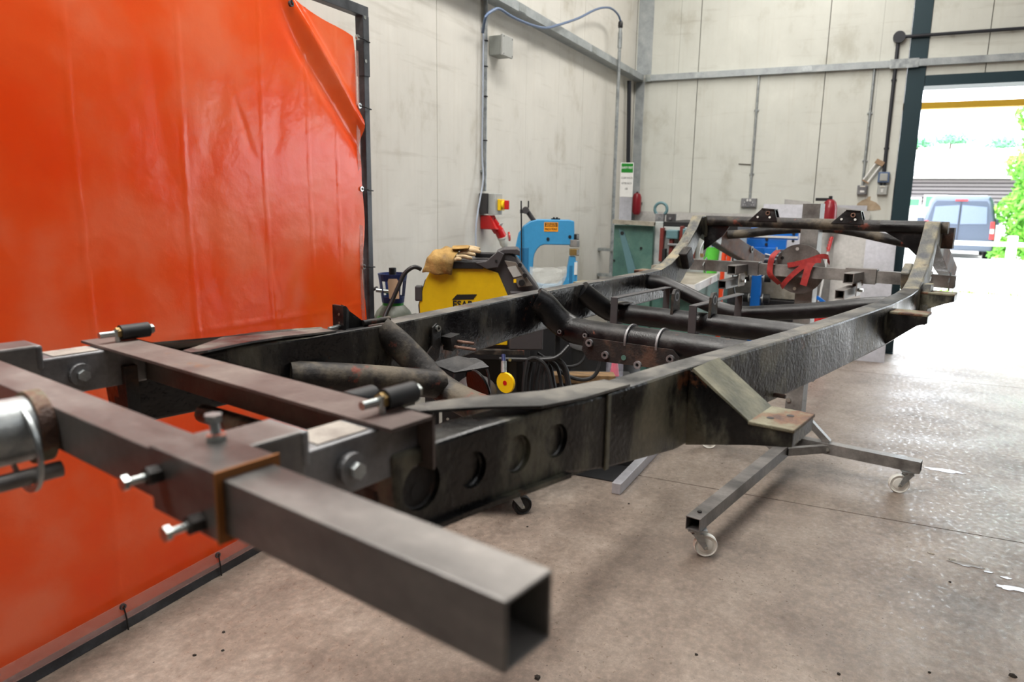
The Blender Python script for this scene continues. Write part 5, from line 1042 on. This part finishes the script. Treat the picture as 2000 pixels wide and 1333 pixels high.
B().rect_tube((6.26, 1.97, 1.365), (6.26, 1.60, 1.352), .06, .035, .003).make('top_tube', 'benchtop', gm)
eb = B(); 
for k in range(25):
    pass
eb.tube([(6.45, 1.60 + .055 * math.cos(a * math.pi / 12), 1.478 + .055 * math.sin(a * math.pi / 12)) for a in range(25)], .013, 10); eb.make('lifting_eye', 'teal_block', gm, smooth=True)
B().lohi((6.40, 1.56, 1.36), (6.46, 1.635, 1.44), .003).make('eye_plate', 'greysteel', gm); B().lohi((6.41, 1.46, 1.375), (6.45, 1.54, 1.44), .003).make('eye_plate', 'darkgrey', gm)
for y in (1.60, 1.50): B().cyl((6.39, y, 1.40), (6.41, y, 1.40), .012, 8).make('bolt_head', 'zinc', gm)
# safety board
sg = thing('safety_sign', 'tall white safety notice with a green heading standing on the green machine', 'sign', (6.55, 2.02, 0), math.radians(-78))
def sgp(px, py): p = at(px, py, 6.72); return p
zt_, zm_, zb2 = at(1224, 318, 6.55).z, at(1224, 385, 6.55).z, 1.338
c0 = at(1224, 350, 6.55); sg.location = (c0.x, c0.y, 0); sg.rotation_euler = (0, 0, WYAW)
B().lohi((-.056, -.002, zb2), (.056, .002, zm_ + .002)).make('bare_board', 'sheet', sg)
B().lohi((-.058, -.004, zm_), (.058, .001, zt_)).make('notice', 'white', sg)
B().lohi((-.052, -.0052, zt_ - .088), (.052, -.0038, zt_ - .008)).make('heading_band', M['green'], sg)
text_mesh('SAFETY FIRST', .027, 'lettering', 'white', sg, (0, -.0055, zt_ - .046), (1, 0, 0), (0, 0, 1), True, .0004, .62)
for k, tx in enumerate(('CLEAR WASTE', 'AFTER EACH', 'USE')): text_mesh(tx, .024, 'lettering', 'darkgrey', sg, (0, -.0046, zt_ - .135 - k * .048), (1, 0, 0), (0, 0, 1), False, .0004, .66)
ex = thing('fire_extinguisher', 'dark red extinguisher hanging in the room corner behind the safety sign', 'extinguisher', (8.36, 2.36, 0))
B().lathe([(.001, 1.385), (.035, 1.39), (.052, 1.42), (.052, 1.585), (.038, 1.625), (.015, 1.635), (.001, 1.64)], (0, 0, 0), 24).make('cylinder', 'exred', ex, smooth=True)
B().cyl((.0, 0, 1.63), (0, 0, 1.65), .012, 10).make('valve', 'black', ex); B().lohi((.06, -.03, 1.5), (.13, .03, 1.53)).make('wall_bracket', 'black', ex)

# ================================================================== RIGHT BACKGROUND
# leaning steel sheets
def lean(name, y0, y1, z1l, z1r, xt, xb, mat, label, th=.003):
    b = B(); b.hexa([(xb, y0, .0), (xb, y1, .0), (xb + th, y1, .0), (xb + th, y0, .0), (xt, y0, z1l), (xt, y1, z1r), (xt + th, y1, z1r), (xt + th, y0, z1l)])
    return tag(b.make(name, mat), label, 'sheet', 'steel sheets leaning on the back wall')
lean('steel_sheet', 2.40, 1.0, 1.425, 1.42, 8.45, 8.30, 'sheet_warm', 'grey steel sheet leaning furthest left on the back wall, behind the green machine')
lean('steel_sheet', .97, -.05, 1.53, 1.53, 8.47, 8.27, 'sheet', 'tallest grey steel sheet, its top edge curling behind the stand upright')
lean('steel_sheet', .56, -.08, 1.555, 1.47, 8.42, 8.24, 'sheet_warm', 'grey steel sheet leaning between the fire extinguisher and the pale sheet')
lean('steel_sheet', .22, -.30, 1.27, 1.25, 8.30, 8.00, 'sheet_warm', 'warm grey steel sheet leaning left of the pale front sheet')
lean('steel_sheet', -.07, -.345, 1.33, 1.34, 8.27, 7.94, 'sheet', 'pale steel sheet leaning nearest the doorway column')
lean('steel_sheet', .76, .50, 1.585, 1.56, 8.482, 8.42, 'sheet_warm', 'narrow grey sheet standing slightly taller right of the double socket')
ex = thing('fire_extinguisher', 'red extinguisher hung on the back wall, its top showing beside the stand upright', 'extinguisher', (8.09, .29, 0))
B().lathe([(.001, 1.28), (.066, 1.285), (.07, 1.31), (.07, 1.50), (.055, 1.56), (.03, 1.585), (.001, 1.59)], (0, 0, 0), 24).make('cylinder', 'exred', ex, smooth=True)
B().cyl((0, .0, 1.58), (0, 0, 1.62), .02, 10).make('valve', 'black', ex); B().box((0, .07, 1.585), (.03, .14, .03)).make('handle', 'black', ex); B().box((.16, 0, 1.35), (.22, .05, .03)).make('wall_bracket', 'black', ex)
hb = thing('hand_brush', 'brush with a red grip and white pole leaning on the grey sheets', 'brush')
P0, P1, P2 = at(1625, 463, 7.25), at(1617, 492, 7.25), at(1590, 640, 7.25)
B().cyl(P1, P2, .010, 10).make('pole', 'white', hb, smooth=True); dd = (P1 - P0)
B().cyl(P0, P1, .016, 12).make('grip', 'red', hb, smooth=True)
for k in range(4): B().cyl(P0 + dd * (.1 + .2 * k) - E1 * .012, P0 + dd * (.2 + .2 * k) - E1 * .012, .012, 10).make('grip_lobe', 'red', hb, smooth=True)
P3 = Vector((P2.x + .05, P2.y + .05, .04)); B().cyl(P2, P3, .010, 10).make('pole', 'white', hb); B().box(P3, (.25, .06, .08)).make('brush_head', 'black', hb)
ec = at(1600, 610, 6.95); ex = thing('fire_extinguisher', 'red extinguisher standing on the floor behind the stand disc', 'extinguisher', (ec.x, ec.y, 0))
B().lathe([(.10, 0), (.105, .02), (.105, ec.z - .02), (.08, ec.z + .02), (.03, ec.z + .045), (.001, ec.z + .05)], (0, 0, 0), 24).make('cylinder', 'red', ex, smooth=True)
B().cyl((0, 0, ec.z + .04), (0, 0, ec.z + .10), .02, 10).make('valve', 'black', ex); B().box((0, 0, ec.z + .12), (.03, .09, .03), Matrix.Rotation(.6, 3, 'X')).make('handle', 'strongblue', ex)
B().tube([(0, -.02, ec.z + .07), (0, -.12, ec.z + .09), (0, -.20, ec.z + .04), (0, -.24, ec.z - .08)], .010, 8, smooth=4).make('hose', 'black', ex, smooth=True)
# strong blue press
bl = thing('blue_press', 'strong blue machine frame with black and white rollers behind the far beam', 'machine', (7.45, 0, 0))
B().lohi((0, .52, 1.20), (.08, 1.36, 1.305), .003).make('cross_beam', 'strongblue', bl); B().lohi((0, .62, 1.105), (.08, 1.40, 1.20), .003).make('cross_beam', 'strongblue', bl)
B().lohi((-.012, .52, 1.215), (0, 1.36, 1.235)).make('white_strip', 'white', bl)
B().lohi((-.05, .815, .02), (.03, .905, 1.12), .003).make('post', 'strongblue', bl)
B().lohi((-.04, .70, 1.04), (.0, .84, 1.12), .003).make('side_ear', 'strongblue', bl)
for y, z in ((.56, 1.26), (.56, 1.19), (.80, 1.20), (.80, 1.15), (1.12, 1.20)): B().cyl((-.02, y, z), (0, y, z), .014, 8).make('bolt_head', 'rubber', bl)
B().tube([(-.05, .70, 1.13), (-.05, .70, 1.08), (-.05, .73, 1.05), (-.05, .80, 1.06)], .008, 8, smooth=4).make('hook', 'galv', bl, smooth=True)
for z in (.83, .625):
    for y, q in ((.955, 1), (.76, -1)):
        B().cyl((-.01, y - .03, z), (-.01, y + .03, z), .045, 18).make('roller', 'rubber', bl, smooth=True); B().cyl((-.01, y - q * .035, z), (-.01, y - q * .03, z), .043, 18).make('roller_cap', 'white', bl)
    B().cyl((-.01, .74, z), (-.01, .98, z), .012, 10).make('axle', 'galv', bl)
B().lohi((-.2, .75, 0), (.25, .97, .03)).make('base', 'strongblue', bl)
for y in (1.33,): B().lohi((.0, y - .03, 0), (.07, y + .03, 1.12)).make('leg', 'strongblue', bl)
bk = thing('steel_bench', 'grey steel bench with slatted top behind the blue machine', 'bench', (7.7, 0, 0))
for k in range(4): B().lohi((0 + k * .10, .35, .965 + k * .028), (.085 + k * .10, 1.5, .985 + k * .028)).make('slat', 'greysteel', bk)
B().lohi((.0, .36, .60), (.02, 1.5, .93), .002).make('front_panel', 'benchtop', bk)
B().lohi((.02, .36, .0), (.45, 1.5, .96), .003).make('body', 'greysteel', bk)
B().lohi((-.08, .30, .05), (.0, .80, .59), .003).make('drawer_box', 'black', bk)
op = thing('orange_handle', 'orange steel tube handle standing behind the far beam', 'handle')
q0 = at(1418, 492, 5.9); B().tube([(q0.x, q0.y + .02, .02), (q0.x, q0.y + .016, q0.z - .10), (q0.x, q0.y + .004, q0.z - .02), (q0.x, q0.y - .012, q0.z + .01), (q0.x, q0.y - .026, q0.z - .02), (q0.x, q0.y - .022, q0.z - .14)], .019, 12, smooth=4).make('tube', 'orange', op, smooth=True)
B().tube([(q0.x + .02, q0.y - .05, q0.z + .02), (q0.x + .02, q0.y - .07, q0.z - .25), (q0.x + .02, q0.y - .12, q0.z - .5), (q0.x + .02, q0.y - .06, q0.z - .8)], .007, 8, smooth=4).make('hose', 'black', op, smooth=True)
gt = thing('green_tub', 'lime green tub standing on the pale machine table', 'tub', (6.40, 1.13, .945))
B().lathe([(.055, 0), (.070, .215), (.073, .217), (.073, .222), (.066, .222), (.052, .006), (.001, .006)], (0, 0, .001), 24).make('tub', 'lime', gt, smooth=True)
B().cyl((0, .0, .0), (.0, -.005, .30), .004, 8).make('blue_stick', 'strongblue', gt); B().lathe([(.001, -.012), (.014, 0), (.001, .012)], (0, -.005, .30), 10).make('blue_knob', 'strongblue', gt)
bh = thing('braided_hose', 'silver braided hose with brass fittings hanging behind the left hump of the chassis', 'hose')
B().tube([at(1367, 505, 5.3), at(1368, 490, 5.3), at(1375, 473, 5.3), at(1388, 460, 5.3), at(1396, 455, 5.3)], .009, 10, smooth=5).make('braid', 'galv', bh, smooth=True)
B().tube([at(1374, 502, 5.32), at(1377, 488, 5.32), at(1384, 474, 5.32), at(1396, 463, 5.32)], .009, 10, smooth=5).make('braid', 'mill', bh, smooth=True)
B().cyl(at(1370, 503, 5.3), at(1370, 496, 5.3), .018, 6).make('fitting', 'brass', bh); B().cyl(at(1388, 462, 5.3), at(1398, 453, 5.3), .014, 8).make('fitting', 'brass', bh)
# grey box tube lying on the floor
ft = thing('steel_tube', 'short grey square steel tube lying on the floor left of the castor leg', 'tube')
B().box((3.955, 1.035, .032), (.79, .05, .062), Matrix.Rotation(-.03, 3, 'Z'), .004).make('tube', 'sheet', ft)
tag(B().lohi((3.72, 1.08, .0), (3.98, 1.40, .006)).make('rubber_mat', 'rubber'), 'black mat on the floor beyond the grey square tube', 'mat')

# ================================================================== FLOOR LITTER AND WATER
rg = random.Random(11)
def blob(name, pts, mat, z=.0015):
    return B().prism([(x, y, 0.0004) for x, y in pts], (0, 0, z)).make(name, mat)
def onfloor(px, py):
    d = RX * (px - 1000) + RD * (py - 666.5) + RF * FP; t = -H / d.z; p = CAM + d * t; return p.x, p.y
for (px, py, sx_, sy_, lab) in ((1885, 1103, .06, .02, 'longest puddle of water on the concrete near the right edge'), (1930, 1118, .018, .010, 'small puddle just right of the longest puddle'), (1975, 1150, .05, .022, 'puddle at the right edge of the floor'), (1965, 1130, .018, .012, 'small puddle above the one at the right edge'), (1845, 920, .09, .03, 'puddle beside the right castor wheel'), (1860, 1094, .014, .008, 'tiny puddle left of the longest puddle'), (1818, 1082, .012, .007, 'tiny puddle furthest left in the trail of drops')):
    x, y = onfloor(px, py); pts = []
    for k in range(18):
        a = 2 * math.pi * k / 18; q = 1 + rg.uniform(-.3, .3); pts.append((x + math.sin(a) * sy_ * q, y - math.cos(a) * sx_ * q + 0))
    tag(blob('puddle', pts, 'puddle'), lab, 'puddle', 'water puddles on the floor')
crumbs = [(1360, 1280, 'round brown crumb on the bare floor below the near castor'), (1638, 1318, 'black crumb at the bottom edge right of the middle'), (1815, 1315, 'black crumb at the bottom edge left of the corner lump'), (1978, 1322, 'largest black lump in the bottom right corner'), (1855, 1138, 'greenish crumb between the puddles and the castor'), (1228, 985, 'small dark scrap near the grey square tube'), (1030, 1030, 'tiny ring-shaped washer below the black castor'), (437, 1236, 'black speck at the edge of the screen shadow'), (435, 1272, 'black double crumb near the bottom left floor'), (380, 1281, 'thin black chip left of the double crumb'), (1050, 1325, 'black lump at the bottom edge below the crossbar end')]
for i, (px, py, lab) in enumerate(crumbs):
    x, y = onfloor(px, py); r0 = .012 if i in (3, 10) else .006
    b = B(); b.lathe([(.001, 0), (r0, .001), (r0 * .8, r0 * .6), (.001, r0 * .8)], (x, y, 0), 7); o = b.make('crumb', 'crumb')
    for v in o.data.vertices: v.co.x += rg.uniform(-.3, .3) * r0; v.co.y += rg.uniform(-.3, .3) * r0
    tag(o, lab, 'debris', 'crumbs of dirt on the floor')
